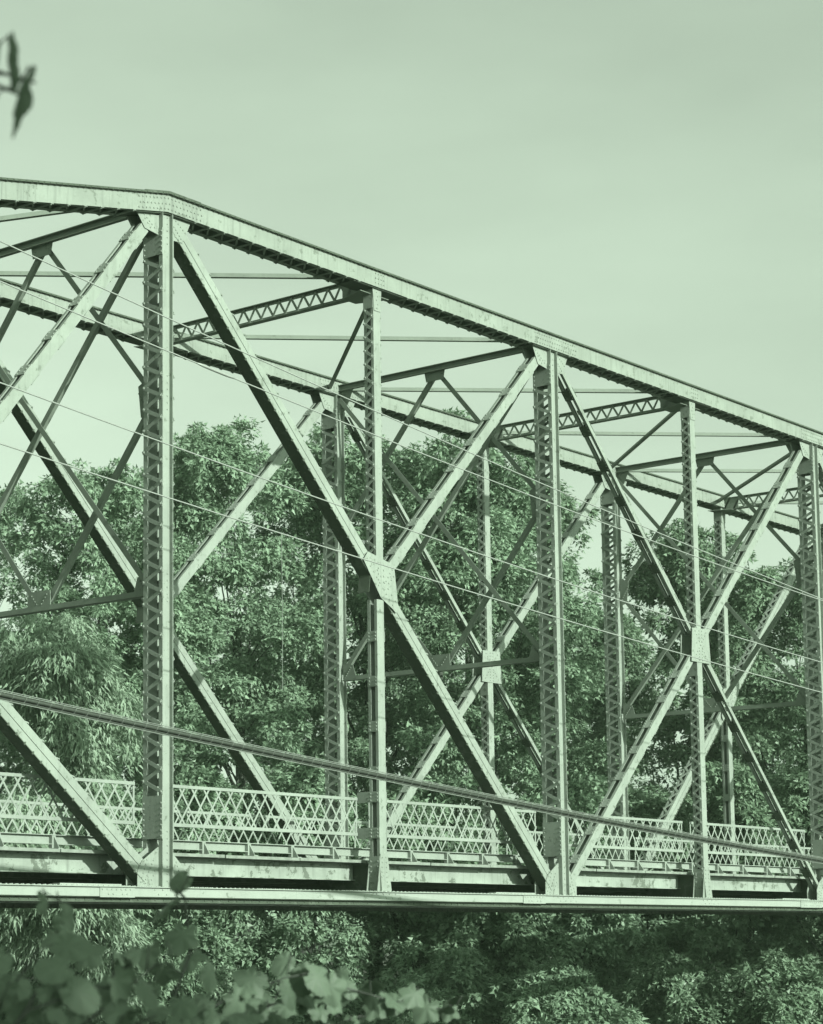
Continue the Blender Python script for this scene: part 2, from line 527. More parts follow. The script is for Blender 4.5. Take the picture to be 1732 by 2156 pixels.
def top_gusset(i, yo):
    x = MX(i) - 0.02; z = ZT(x) - 0.14
    sl_ = 0.2 if x < 0 else 0.0; sr = -0.2 if x > 6 * D - 0.1 else 0.0
    L = [(x - 0.62, z - 0.0 - (0.62 * 0.2 if i == 0 else 0)), (x + 0.66, z), (x + 0.46, z - 0.40), (x + 0.12, z - 0.42), (x - 0.12, z - 0.40), (x - 0.43, z - 0.36)]
    rv = rivet_lines([((x - 0.5, z - 0.1), (x - 0.2, z - 0.3), 6), ((x - 0.42, z - 0.2), (x - 0.3, z - 0.32), 3), ((x + 0.17, z - 0.1), (x + 0.42, z - 0.34), 7), ((x + 0.3, z - 0.07), (x + 0.52, z - 0.22), 5), ((x + 0.2, z - 0.3), (x + 0.36, z - 0.37), 3)])
    plate(L, yo, 0.026, -1, rv)
    plate(L, yo, 0.256, 1, ())

def bottom_gusset(i, yo, left=True, right=True):
    x = MX(i) - 0.02
    L = [(x - 0.57, 0.012), (x - 0.57, 0.24), (x - 0.47, 0.40), (x - 0.12, 0.62), (x + 0.12, 0.62)]
    L += [(x + 0.42, 0.36), (x + 0.52, 0.24), (x + 0.52, 0.012)] if right else [(x + 0.2, 0.3), (x + 0.2, 0.012)]
    rv = rivet_lines([((x - 0.5, 0.08), (x - 0.36, 0.42), 6), ((x - 0.42, 0.06), (x - 0.22, 0.42), 7), ((x - 0.3, 0.05), (x - 0.18, 0.25), 4)])
    if right: rv += rivet_lines([((x + 0.45, 0.08), (x + 0.3, 0.4), 6), ((x + 0.36, 0.06), (x + 0.2, 0.36), 6)])
    plate(L, yo, 0.026, -1, rv)
    plate(L, yo, 0.256, 1, ())

def mid_gusset(i, yo, mid, style):
    x = SX(i) + 0.04; z = mid
    if style == 'three':          # main diagonal falls right, strut rises right
        L = [(x - 0.52, z + 0.36), (x - 0.39, z + 0.52), (x + 0.34, z + 0.37), (x + 0.38, z + 0.25), (x + 0.47, z - 0.38), (x + 0.41, z - 0.50), (x + 0.32, z - 0.44), (x - 0.03, z - 0.27)]
        rv = rivet_lines([((x - 0.42, z + 0.36), (x + 0.3, z - 0.36), 9), ((x - 0.33, z + 0.42), (x + 0.38, z - 0.28), 8), ((x - 0.1, z + 0.36), (x - 0.1, z - 0.05), 5), ((x + 0.05, z + 0.34), (x + 0.05, z + 0.02), 4), ((x + 0.12, z + 0.05), (x + 0.3, z + 0.28), 4), ((x + 0.2, z + 0.02), (x + 0.34, z + 0.16), 3)])
    elif style == 'mirror':
        L = [(x + 0.52, z + 0.36), (x + 0.39, z + 0.52), (x - 0.34, z + 0.37), (x - 0.38, z + 0.25), (x - 0.47, z - 0.38), (x - 0.41, z - 0.50), (x - 0.32, z - 0.44), (x + 0.03, z - 0.27)][::-1]
        rv = rivet_lines([((x + 0.42, z + 0.36), (x - 0.3, z - 0.36), 9), ((x + 0.33, z + 0.42), (x - 0.38, z - 0.28), 8), ((x + 0.1, z + 0.36), (x + 0.1, z - 0.05), 5)])
    else:
        L = [(x - 0.34, z + 0.36), (x + 0.35, z + 0.38), (x + 0.42, z - 0.37), (x - 0.40, z - 0.37)]
        rv = rivet_lines([((x - 0.22, z + 0.3), (x + 0.26, z - 0.28), 9), ((x + 0.24, z + 0.3), (x - 0.26, z - 0.28), 9), ((x - 0.06, z + 0.32), (x - 0.06, z + 0.1), 4), ((x + 0.06, z + 0.32), (x + 0.06, z + 0.1), 4), ((x - 0.06, z - 0.12), (x - 0.06, z - 0.32), 4), ((x + 0.06, z - 0.12), (x + 0.06, z - 0.32), 4)])
    plate(L, yo, 0.026 - 0.028, -1, rv, r=0.021)
    plate(L, yo, 0.256, 1, ())
    b = MB(); b.bar((x - 0.36, yo, z - 0.2), (x - 0.30, yo, z + 0.2), VX, VY, -0.006, 0.006, 0.0, 0.25)
    b.build('diaphragm_plate', RUST_SHADE, BR)  # painted dark to deepen the shade, as on the undersides

# ---- chords as mitred strips
def strip(b, xs, zf, y0, y1, z0, z1):
    o = len(b.v)
    for x in xs:
        zc = zf(x)
        b.v += [(x, y0, zc + z0), (x, y1, zc + z0), (x, y1, zc + z1), (x, y0, zc + z1)]
    n = len(xs)
    for i in range(n - 1):
        for j in range(4):
            l = (j + 1) % 4
            b.f.append((o + 4 * i + j, o + 4 * i + l, o + 4 * i + 4 + l, o + 4 * i + 4 + j))
    b.f.append((o, o + 1, o + 2, o + 3)[::-1]); b.f.append(tuple(o + 4 * (n - 1) + j for j in range(4)))

def top_chord(yo, near):
    xs = [-2 * D, 0, 6 * D, 8 * D]
    c = empty('top_chord', (0, 0, 0), BR)
    for ya in (-0.082, 0.352):
        b = MB(); strip(b, xs, ZT, yo + ya, yo + ya + 0.012, -0.15, 0.14)
        b.build('web_plate', CHORD, c)
    b = MB(); strip(b, xs, ZT, yo - 0.135, yo + 0.415, 0.1405, 0.172)
    strip(b, [-0.55, 0, 0.75], ZT, yo - 0.13, yo + 0.41, 0.1725, 0.186)
    x = -2 * D + 0.1
    while x < 8 * D:
        b.rivet((x, yo - 0.11, ZT(x) + 0.14), (0, 0, -1), 0.02)
        if -4 < x < 24: b.rivet((x, yo - 0.135, ZT(x) + 0.156), (0, -1, 0), 0.013)
        x += 0.125
    b.build('cover_plate', RUST_SHADE, c)
    b = MB()
    strip(b, xs, ZT, yo - 0.0695, yo + 0.02, -0.15, -0.137)   # bottom angles turned in
    strip(b, xs, ZT, yo + 0.26, yo + 0.3515, -0.15, -0.137)
    b.build('flange_angle', CHORD, c)
    # tie bars and diagonal lacing under the chord
    step = 0.36; x = -2 * D + 0.4
    k = 0
    while x < 8 * D - 0.4:
        xm = x % (2 * D); xd = x % D
        near_node = min(xd, D - xd) < 0.55
        z = ZT(x) - 0.152
        if not near_node:
            sgl = near and -3.2 < x < 23
            place_bar((x, yo - 0.06, z), (x, yo + 0.34, z), (0, 0, -1), c, 'tie_bar', w=0.07, single=sgl, mat=CHORD)
            STUFF.bar((x, yo - 0.04, z + 0.014), (x + step, yo + 0.32, ZT(x + step) - 0.138), Vector((0, 1, 0)), VZ, -0.022, 0.022, 0, 0.01)
        x += step; k += 1
    for i in range(-1, 5):
        for xc in (MX(i), SX(i)):
            if not (-2 * D < xc < 8 * D): continue
            b = MB(); strip(b, [xc - 0.72, xc - 0.001 if abs(xc) < 1 else xc, xc + 0.72], ZT, yo - 0.05, yo + 0.33, -0.168, -0.1545)
            b.build('tie_plate', RUST_SHADE, c)  # shade beneath the chord painted in with the dark tone
    # splice and node rivets
    pts = []
    for i in range(0, 4):
        xc = MX(i)
        for kx in range(-8, 10):
            for kz in range(3):
                xx = xc + kx * 0.085
                pts.append((xx + (0.03 if kz % 2 else 0), yo - 0.083, ZT(xx) - 0.1 + kz * 0.09))
        xc = SX(i)
        for kx in range(4):
            for kz in range(3): pts.append((xc - 0.12 + kx * 0.08, yo - 0.083, HC - 0.08 + kz * 0.085))
    rivets(c, pts, (0, -1, 0), 0.019, CHORD)

def bottom_chord(yo):
    c = empty('bottom_chord', (0, 0, 0), BR)
    x0, x1 = -4 * D, 10 * D
    b = MB(); b.box(x0, x1, yo - 0.075, yo - 0.063, -0.15, -0.0105); b.build('web_plate', LOWER, c)
    b = MB(); b.box(x0, x1, yo + 0.30, yo + 0.312, -0.15, -0.0105); b.build('web_plate', LOWER, c)
    b = MB()
    b.box(x0, x1, yo - 0.12, yo + 0.04, -0.01, 0.004)
    b.box(x0, x1, yo + 0.22, yo + 0.36, -0.01, 0.004)
    x = x0 + 0.2
    while x < x1:
        if -4 < x < 26:
            b.rivet((x, yo - 0.09, 0.004), (0, 0, 1), 0.02)
            if int(x / 1.1) % 2 == 0: b.rivet((x + 0.05, yo - 0.0, 0.004), (0, 0, 1), 0.02)
        x += 0.11
    b.build('flange_angle', LOWER, c)
    b = MB(); b.box(x0, x1, yo + 0.03, yo + 0.045, -0.235, -0.1505); b.box(x0, x1, yo + 0.20, yo + 0.215, -0.235, -0.1505)
    b.box(x0, x1, yo - 0.055, yo + 0.30, -0.162, -0.151)
    x = x0 + 0.3
    while x < x1:
        if -4 < x < 26: b.rivet((x, yo + 0.03, -0.195), (0, -1, 0), 0.018)
        x += 0.19
    b.build('lower_flange', RUST_SHADE, c)
    for i in range(-1, 5):
        xa, xb = MX(i) - 1.5, MX(i) - 0.75
        if i >= 2: xa, xb = MX(i) - 1.6, MX(i) - 0.55
        b = MB(); b.box(xa, xb, yo - 0.088, yo - 0.0755, -0.165, -0.012)
        for kx in range(int((xb - xa) / 0.1)):
            b.rivet((xa + 0.05 + kx * 0.1, yo - 0.088, -0.045), (0, -1, 0), 0.018)
            if kx % 3: b.rivet((xa + 0.08 + kx * 0.1, yo - 0.088, -0.115), (0, -1, 0), 0.018)
        b.build('splice_plate', LOWER, c)
        b = MB(); b.box(MX(i) - 2.2, MX(i) - 0.9, yo + 0.05, yo + 0.21, 0.0045, 0.04); b.build('tie_plate', LOWER, c)
    pts = []
    for i in range(0, 3):
        for xc in (MX(i), SX(i)):
            for kx in range(8):
                pts.append((xc - 0.3 + kx * 0.09, yo - 0.0755, -0.04 - 0.07 * (kx % 2)))
    rivets(c, pts, (0, -1, 0), 0.018, LOWER)

# ---- assemble both trusses
UM = lambda i: (MX(i) - 0.02, ZT(MX(i)) )
LM = lambda i: (MX(i) - 0.02, LC)
def lerp(p, q, t): return (p[0] + (q[0] - p[0]) * t, p[1] + (q[1] - p[1]) * t)
def cut(p, q, a, b):
    L = math.hypot(q[0] - p[0], q[1] - p[1]); return lerp(p, q, a / L), lerp(p, q, 1 - b / L)

for yo in (0.0, W):
    near = yo < 1
    top_chord(yo, near); bottom_chord(yo)
    for i in range(-1, 5):
        single = (near and i in (0, 1)) or (not near and i in (1, 2))
        main_post(i, yo, single)
        top_gusset(i, yo); bottom_gusset(i, yo)
    # end posts
    for e in (-1, 1):
        xa = -4 * D if e < 0 else 10 * D; xb = -2 * D if e < 0 else 8 * D
        p, q = cut((xa, LC), (xb, ZT(xb)), 0.3, 0.1)
        heavy_diag(p, q, yo, 'end_post')
    midS = {}
    # panel M0-M1 (i=-1): main diagonal falls right
    for i in (-1, 0):
        U, L_ = UM(i), LM(i + 1); mid = lerp(U, L_, 0.5)
        midS[i] = mid[1]
        p, q = cut(U, L_, 0.35, 0.38)
        p1, q1 = cut(p, mid, 0.0, 0.28); heavy_diag(p1, q1, yo)
        p1, q1 = cut(mid, q, 0.28, 0.0); heavy_diag(p1, q1, yo)
        p, q = cut(mid, UM(i + 1), 0.26, 0.62); light_diag(p, q, yo, 0.19)
        mid_gusset(i, yo, mid[1], 'three')
        sub_post(i, yo, mid[1], near and i == 0)
    # centre panel: crossed diagonals
    i = 1; mz = 5.43; c = (SX(1) + 0.04, mz); midS[1] = mz
    for P, ww in ((UM(1), 0.085), (LM(1), 0.185), (UM(2), 0.185), (LM(2), 0.085)):
        p, q = cut(P, c, 0.62 if P[1] > 5 else 0.45, 0.34)
        light_diag(p, q, yo, ww, pitch=0.82 if ww > 0.1 else 0.9)
    mid_gusset(1, yo, mz, 'cross'); sub_post(1, yo, mz, near, 'lace', 'lace')
    # mirrored panels on the right
    for i in (2, 3):
        U, L_ = UM(i + 1), LM(i); mid = lerp(U, L_, 0.5); midS[i] = mid[1]
        p, q = cut(U, L_, 0.35, 0.38)
        p1, q1 = cut(p, mid, 0.0, 0.28); heavy_diag(p1, q1, yo)
        p1, q1 = cut(mid, q, 0.28, 0.0); heavy_diag(p1, q1, yo)
        p, q = cut(mid, UM(i), 0.26, 0.62); light_diag(p, q, yo, 0.12)
        mid_gusset(i, yo, mid[1], 'mirror')
        sub_post(i, yo, mid[1], False)

# ---- sway frames between opposite main posts, lattice struts between sub posts
YA, YB = 0.36, W - 0.075
def angle_bar(b, p, q, w=0.1, nrm=VX):
    p = Vector(p); q = Vector(q); a = (q - p).normalized(); n = nrm; s = a.cross(n).normalized()
    if s.z < 0: s = -s
    b.bar(p, q, s, n, -w / 2, w / 2, 0, 0.011)
    b.bar(p, q, s, n, -w / 2, -w / 2 + 0.011, 0.0115, w * 0.8)

for i in range(-1, 5):
    x = MX(i); zt = ZT(x) + 0.06
    sf = empty('sway_frame', (0, 0, 0), BR)
    zm, zl = zt - 3.2, zt - 6.42
    ym = (YA + YB) / 2
    b = MB(); b.box(x - 0.09, x + 0.09, YA - 0.25, YB + 0.25, zt - 0.012, zt); b.box(x - 0.006, x + 0.006, YA, YB, zt - 0.13, zt - 0.0125)
    b.box(x - 0.085, x - 0.0065, YA, YB, zt - 0.13, zt - 0.119); b.build('top_strut', BRACE, sf)
    b = MB(); b.box(x - 0.08, x + 0.08, YA, YB, zl - 0.011, zl); b.box(x - 0.006, x + 0.006, YA, YB, zl + 0.0005, zl + 0.09); b.build('bottom_strut', BRACE, sf)
    for (pa, pb, dx) in (((YA, zt - 0.3), (YB, zl + 0.2), 0.03), ((YB, zt - 0.3), (YA, zl + 0.2), -0.05),
                         ((ym + 0.1, zt - 0.22), (YB, zm + 0.1), 0.07), ((ym - 0.1, zt - 0.22), (YA, zm + 0.1), 0.07),
                         ((YB, zm - 0.1), (ym + 0.1, zl + 0.1), 0.07), ((YA, zm - 0.1), (ym - 0.1, zl + 0.1), 0.07)):
        b = MB(); angle_bar(b, (x + dx, pa[0], pa[1]), (x + dx, pb[0], pb[1]), 0.095)
        b.build('sway_brace', BRACE, sf)
    g = x + 0.012
    def gus(pts, rv=()):
        b = MB(); b.poly([(g, y, z) for y, z in pts], (-1, 0, 0), 0.011)
        for y, z in rv: b.rivet((g - 0.011, y, z), (-1, 0, 0), 0.018)
        b.build('gusset_plate', BRACE, sf)
    gus([(ym - 0.28, zt - 0.02), (ym + 0.28, zt - 0.02), (ym + 0.22, zt - 0.32), (ym - 0.22, zt - 0.32)], [(ym + s * (0.06 + 0.05 * k), zt - 0.1 - 0.05 * k) for s in (-1, 1) for k in range(4)])
    gus([(ym - 0.28, zl + 0.01), (ym + 0.28, zl + 0.01), (ym + 0.26, zl + 0.34), (ym - 0.26, zl + 0.34)], [(ym + s * (0.06 + 0.04 * k), zl + 0.12 + 0.05 * k) for s in (-1, 1) for k in range(4)])
    for ya, s in ((YA - 0.02, 1), (YB + 0.0, -1)):
        gus([(ya, zm - 0.36), (ya + s * 0.19, zm - 0.3), (ya + s * 0.25, zm + 0.22), (ya, zm + 0.34)], [(ya + s * (0.05 + 0.03 * k), zm - 0.2 + 0.05 * k) for k in range(7)])
        gus([(ya, zl - 0.01), (ya + s * 0.36, zl + 0.01), (ya + s * 0.26, zl + 0.32), (ya, zl + 0.36)], [(ya + s * (0.05 + 0.03 * k), zl + 0.06 + 0.04 * k) for k in range(6)])
        gus([(ya, zt - 0.62), (ya + s * 0.14, zt - 0.55), (ya + s * 0.36, zt - 0.1), (ya + s * 0.36, zt - 0.02), (ya, zt - 0.02)], [(ya + s * (0.05 + 0.02 * k), zt - 0.5 + 0.07 * k) for k in range(6)])

for i in range(-1, 4):
    x = SX(i); zt = ZT(x) + 0.10
    st = empty('lattice_strut', (0, 0, 0), BR)
    z0 = zt - 0.34
    for zz, s in ((zt, -1), (z0, 1)):
        b = MB(); b.box(x - 0.075, x + 0.075, YA - 0.3, YB + 0.3, min(zz, zz + s * 0.012), max(zz, zz + s * 0.012))
        b.box(x - 0.006, x + 0.006, YA - 0.3, YB + 0.3, min(zz + s * 0.0125, zz + s * 0.065), max(zz + s * 0.0125, zz + s * 0.065))
        b.build('strut_angle', BRACE, st)
    n = 34; dy = (YB - YA) / n
    for k in range(n):
        za, zb = (z0 + 0.045, zt - 0.045) if k % 2 == 0 else (zt - 0.045, z0 + 0.045)
        place_bar((x - 0.008 - 0.011 * (k % 2), YA + k * dy, za), (x - 0.008 - 0.011 * (k % 2), YA + (k + 1) * dy, zb), (-1, 0, 0), st, 'web_bar', w=0.045, single=i in (0, 1), mat=BRACE, riv=False)
    for ya, s in ((YA - 0.02, 1), (YB, -1)):
        b = MB(); b.poly([(x - 0.02, ya, z0 + 0.01), (x - 0.02, ya + s * 0.42, z0 + 0.02), (x - 0.02, ya + s * 0.42, zt - 0.01), (x - 0.02, ya, zt - 0.01)], (-1, 0, 0), 0.01)
        b.build('end_plate', BRACE, st)
        b = MB(); yy = ya - s * 0.3
        b.poly([(x - 0.42, yy, z0 - 0.014), (x + 0.42, yy, z0 - 0.014), (x + 0.2, ya + s * 0.3, z0 - 0.014), (x - 0.2, ya + s * 0.3, z0 - 0.014)], (0, 0, -1), 0.01)
        b.build('lateral_plate', BRACE, st)

nodes = []
for i in range(-1, 5):
    nodes.append(MX(i)); nodes.append(SX(i))
nodes = [x for x in nodes if -2 * D - 0.1 < x < 8 * D + 0.1]
for a_, b_ in zip(nodes[:-1], nodes[1:]):
    for (p, q, dz) in (((a_ + 0.25, W + 0.05, ZT(a_) + 0.03), (b_ - 0.25, 0.22, ZT(b_) + 0.03), 0.0), ((a_ + 0.25, 0.22, ZT(a_) - 0.05), (b_ - 0.25, W + 0.05, ZT(b_) - 0.05), 0.0)):
        b = MB(); p = Vector(p); q = Vector(q); a = (q - p).normalized(); s = VZ.cross(a).normalized()
        b.bar(p, q, s, VZ, -0.045, 0.045, -0.011, 0.0); b.bar(p, q, s, VZ, -0.006, 0.006, 0.0005, 0.075)
        b.build('lateral_brace', BRACE, BR)

# ---- floor: floor beams, stringers, deck, edge timbers, guard rails
floor_x = [k * D for k in range(-4, 11)]
for k, x in enumerate(floor_x):
    b = MB()
    b.box(x - 0.006, x + 0.006, 0.24, W - 0.07, 0.02, 0.48)
    b.box(x - 0.12, x + 0.12, 0.24, W - 0.07, 0.004, 0.0195); b.box(x - 0.12, x + 0.12, 0.30, W - 0.1, 0.4805, 0.497)
    b.build('floor_beam', RUST_SHADE, BR)
for x0, x1 in zip(floor_x[:-1], floor_x[1:]):
    for k, y in enumerate((0.70, 1.5, 2.3, 3.1, 3.9, W - 0.42)):
        b = MB()
        outer = k in (0, 5)
        b.box(x0 + 0.02, x1 - 0.02, y, y + 0.012, 0.225 if outer else 0.17, 0.485)
        b.box(x0 + 0.02, x1 - 0.02, y - 0.05, y + 0.062, 0.21 if outer else 0.155, 0.2245 if outer else 0.1695)
        b.box(x0 + 0.02, x1 - 0.02, y - 0.05, y + 0.062, 0.4855, 0.5)
        b.build('stringer', PEEL if outer else RUST_SHADE, BR)
    for y0, y1 in ((0.41, 0.55), (W - 0.27, W - 0.13)):
        xa = x0
        for xb in (x0 + 1.9, x0 + 3.8, x1):
            b = MB(); j = rng.uniform(-0.006, 0.006)
            b.box(xa + 0.012, xb - 0.012, y0 + j, y1 + j, 0.512 + j * 0.5, 0.562 + j * 0.5)
            b.build('edge_timber', EDGE, BR); xa = xb
b = MB(); b.box(floor_x[0], floor_x[-1], 0.56, W - 0.28, 0.503, 0.556); b.build('deck', DECKM, BR)
for near in (True, False):
    yw = 0.69 if near else W - 0.41; sg = -1 if near else 1
    g = empty('guard_rail', (0, 0, 0), BR)
    b = MB(); xa, xb = floor_x[0], floor_x[-1]
    ya, yb = sorted((yw, yw + sg * -0.01)); b.box(xa, xb, ya, yb, 0.635, 0.785)
    ya, yb = sorted((yw + sg * 0.0005, yw + sg * 0.075)); b.box(xa, xb, ya, yb, 0.773, 0.785); b.box(xa, xb, ya, yb, 0.635, 0.645)
    b.build('guard_channel', WHITE, g)
    x = xa + 0.45
    while x < xb:
        b = MB()
        ya, yb = sorted((yw + sg * 0.001, yw + sg * 0.07))
        b.box(x, x + 0.08, ya, yb, 0.56, 0.772)
        b.poly([(x + 0.035, yw + sg * 0.07, 0.76), (x + 0.035, yw + sg * 0.07, 0.58), (x + 0.035, yw + sg * 0.19, 0.58)], (1, 0, 0), 0.012)
        ya, yb = sorted((yw + sg * 0.06, yw + sg * 0.21)); b.box(x, x + 0.1, ya, yb, 0.566, 0.579)
        b.build('bracket', WHITE, g); x += 1.125

# ---- lattice railings, one panel between each pair of posts
CELL = 0.30
for near in (True, False):
    yr = 0.475 if near else W - 0.215
    lo, hi = 0.985, 1.655
    xs = floor_x if True else []
    for k in range(2, 11):
        xa, xb = floor_x[k] + 0.20, floor_x[k + 1] - 0.17
        vis = (near and 3 <= k <= 7) or (not near and 4 <= k <= 8)
        if not (-12 < xa < 42): continue
        rl = empty('railing', (0, 0, 0), BR)
        for nm, z0, z1 in (('top_rail', hi - 0.05, hi), ('bottom_rail', lo, lo + 0.055)):
            b = MB(); b.box(xa, xb, yr - 0.016, yr - 0.006, z0, z1)
            zf = z1 if nm == 'top_rail' else z0
            s = -1 if nm == 'top_rail' else 1
            b.box(xa, xb, yr - 0.0055, yr + 0.05, min(zf, zf + s * 0.01), max(zf, zf + s * 0.01)); b.build(nm, WHITE, rl)
        for xe in (xa, xb):
            b = MB(); b.box(xe - 0.02, xe + 0.02, yr + 0.012, yr + 0.022, lo, hi); b.build('end_bar', WHITE, rl)
        n = int(round((xb - xa) / CELL)); c = (xb - xa) / n
        za, zb = lo + 0.03, hi - 0.025
        H_ = zb - za
        for fam in (0, 1):
            for q in range(-2, n + 2):
                x0 = xa + (q + 0.25) * c; x1 = x0 + 1.5 * c
                # clip to the panel
                t0 = max(0.0, (xa - x0) / (x1 - x0)); t1 = min(1.0, (xb - x0) / (x1 - x0))
                if t1 - t0 < 0.12: continue
                pa = (x0 + (x1 - x0) * t0, za + H_ * t0); pb = (x0 + (x1 - x0) * t1, za + H_ * t1)
                if fam: pa = (xa + xb - pa[0], pa[1]); pb = (xa + xb - pb[0], pb[1])
                yy = yr - 0.005 if fam == 0 else yr + 0.0
                p, q2 = Vector((pa[0], yy + 0.005, pa[1])), Vector((pb[0], yy + 0.005, pb[1]))
                place_bar(p, q2, (0, -1, 0), rl, 'lattice_bar', w=0.034, single=vis and (near or k < 7), mat=WHITE, riv=False, t=0.0045)

STUFF.build('lacing', STEEL, BR, kind='stuff')

# ---- abutments under the bearings
for nm, xa, xb, lab in (('abutment', -4 * D - 3.0, -4 * D + 0.5, 'concrete abutment under the bridge end beside the camera bank'), ('abutment', 10 * D - 0.5, 10 * D + 3.0, 'concrete abutment under the bridge end on the tree lined bank')):
    t = empty(nm, (xa, 0, -9)); tag(t, lab, 'abutment')
    b = MB(); b.box(0, xb - xa, -1.2, W + 1.6, 0, 8.7); b.build('breast_wall', CONC, t)
    b = MB(); x0 = 0 if xa < 0 else 1.3
    b.box(x0, x0 + 2.2, -1.0, W + 1.4, 8.705, 9.48); b.build('back_wall', CONC, t)

# ---------------------------------------------------------------- overhead wires
def spline(pts, n=14):
    P = [Vector(p) for p in pts]
    # fit a parabola per coordinate in X for an even sag
    X = np.array([p.x for p in P]); deg = 2
    cz = np.polyfit(X, np.array([p.z for p in P]), deg); cy = np.polyfit(X, np.array([p.y for p in P]), 1)
    xs = np.linspace(X.min(), X.max(), n)
    return [(float(x), float(np.polyval(cy, x)), float(np.polyval(cz, x))) for x in xs]

WIRES = {'A': [(-6.54, -4.0, 7.674), (-3.297, -4.0, 7.3), (-0.541, -4.0, 7.06), (1.649, -4.0, 6.832), (7.885, -4.0, 6.274), (13.645, -4.0, 5.835)],
 'B': [(-6.535, -4.0, 7.177),
       (-4.165, -4.0, 6.969),
       (-2.822, -4.0, 6.827),
       (-0.918, -4.0, 6.688),
       (0.453, -4.0, 6.577),
       (1.641, -4.0, 6.489),
       (7.876, -4.0, 6.098),
       (13.64, -4.0, 5.769)],
 'C': [(-6.521, -4.0, 5.899), (-3.246, -4.0, 5.625), (1.608, -4.0, 5.234), (7.809, -4.0, 4.846), (13.543, -4.0, 4.539)],
 'D': [(-6.514, -4.0, 5.159), (-3.249, -4.0, 4.905), (1.592, -4.0, 4.584), (7.777, -4.0, 4.237), (13.496, -4.0, 3.941)],
 'cable': [(-6.442, -4.0, 2.089), (-1.48, -4.0, 1.675), (4.978, -4.0, 1.229), (13.182, -4.0, 0.7)]}
labels = {
    'A': 'uppermost thin bright wire slanting down across the sky in front of the trusses',
    'B': 'thin wire with a thick splice sleeve just below the uppermost wire',
    'C': 'thin bright wire third from the top crossing the tall left post at tree top height',
    'D': 'lowest of the four thin wires with a loose line dangling from it',
}
def extended(pts, x0=-30.0, x1=46.0, n=60):
    X = np.array([p[0] for p in pts]); cz = np.polyfit(X, np.array([p[2] for p in pts]), 2)
    cy = float(np.mean([p[1] for p in pts])); xs = np.linspace(x0, x1, n)
    return [(float(x), cy, float(np.polyval(cz, x))) for x in xs], cz, cy
for key in 'ABCD':
    pts, cz, cy = extended(WIRES[key])
    w = empty('overhead_wire', pts[0]); o0 = Vector(pts[0])
    tag(w, labels[key], 'wire', 'overhead wires in front of the bridge')
    b = MB(); b.tube([Vector(p) - o0 for p in pts], 0.0095, 6); b.build('strand', WIRE, w, True)
    if key == 'B':
        xs = np.linspace(-3.6, -2.82, 7)
        b = MB(); b.tube([Vector((x, cy, np.polyval(cz, x))) - o0 for x in xs], [0.01, 0.02, 0.022, 0.022, 0.022, 0.02, 0.01], 8)
        b.build('splice_sleeve', WIRE, w, True)
    if key == 'D':
        x = -1.85; z = float(np.polyval(cz, x))
        b = MB(); b.tube([Vector((x, cy, z)) - o0, Vector((x + 0.01, cy, z - 1.1)) - o0, Vector((x, cy, z - 2.2)) - o0], 0.0035, 5)
        b.build('dangling_line', STRAND, w)
pts, cz, cy = extended(WIRES['cable'])
w = empty('lashed_cable', pts[0]); o0 = Vector(pts[0])
tag(w, 'dark bundled telephone cable lashed to bright strands crossing low in front of the bridge', 'cable')
def off(dy, dz): return [Vector(p) - o0 + Vector((0, dy, dz)) for p in pts]
b = MB(); b.tube(off(0.0, -0.004), 0.027, 10); b.build('cable', CABLE, w, True)
b = MB(); b.tube(off(0.03, -0.042), 0.019, 8); b.build('cable', CABLE, w, True)
for dy, dz in ((-0.005, 0.05), (-0.022, 0.027), (-0.015, -0.07)):
    b = MB(); b.tube(off(dy, dz), 0.0055, 6); b.build('messenger_strand', STRAND, w, True)
b = MB(); hp = []
for k in range(1500):
    x = -12 + k * 0.024; th = (x / 0.21) * 2 * math.pi
    c = Vector((x, cy, float(np.polyval(cz, x)))) - o0 + Vector((0, 0.0, -0.012))
    hp.append(c + Vector((0.0, -0.052 * math.cos(th), 0.066 * math.sin(th))))
b.tube(hp, 0.0017, 4); b.build('lashing_wire', STRAND, w, kind='stuff')

# ---------------------------------------------------------------- trees and shrubs
def leaf_mesh(name, P, T, N, L, Wd, mat):
    """P base points, T tip directions, N face normals, L lengths, Wd widths -> slim three point leaves"""
    T = T / np.linalg.norm(T, axis=1, keepdims=True)
    S = np.cross(T, N); S /= np.linalg.norm(S, axis=1, keepdims=True) + 1e-9
    N2 = np.cross(S, T)
    n = len(P)
    V = np.empty((n, 3, 3), np.float32)
    V[:, 0] = P + S * (Wd * 0.55)[:, None]
    V[:, 1] = P - S * (Wd * 0.45)[:, None] + T * (L * 0.15)[:, None]
    V[:, 2] = P + T * L[:, None] - N2 * (L * 0.1)[:, None]
    me = bpy.data.meshes.new(name)
    me.vertices.add(n * 3); me.vertices.foreach_set('co', V.reshape(-1))
    me.loops.add(n * 3); me.loops.foreach_set('vertex_index', np.arange(n * 3, dtype=np.int32))
    me.polygons.add(n); me.polygons.foreach_set('loop_start', np.arange(0, n * 3, 3, dtype=np.int32))
    me.polygons.foreach_set('loop_total', np.full(n, 3, np.int32))
    me.update(calc_edges=True); me.validate()
    me.materials.append(mat)
    return me

def rand_dirs(r, n):
    v = r.normal(size=(n, 3)); return v / np.linalg.norm(v, axis=1, keepdims=True)

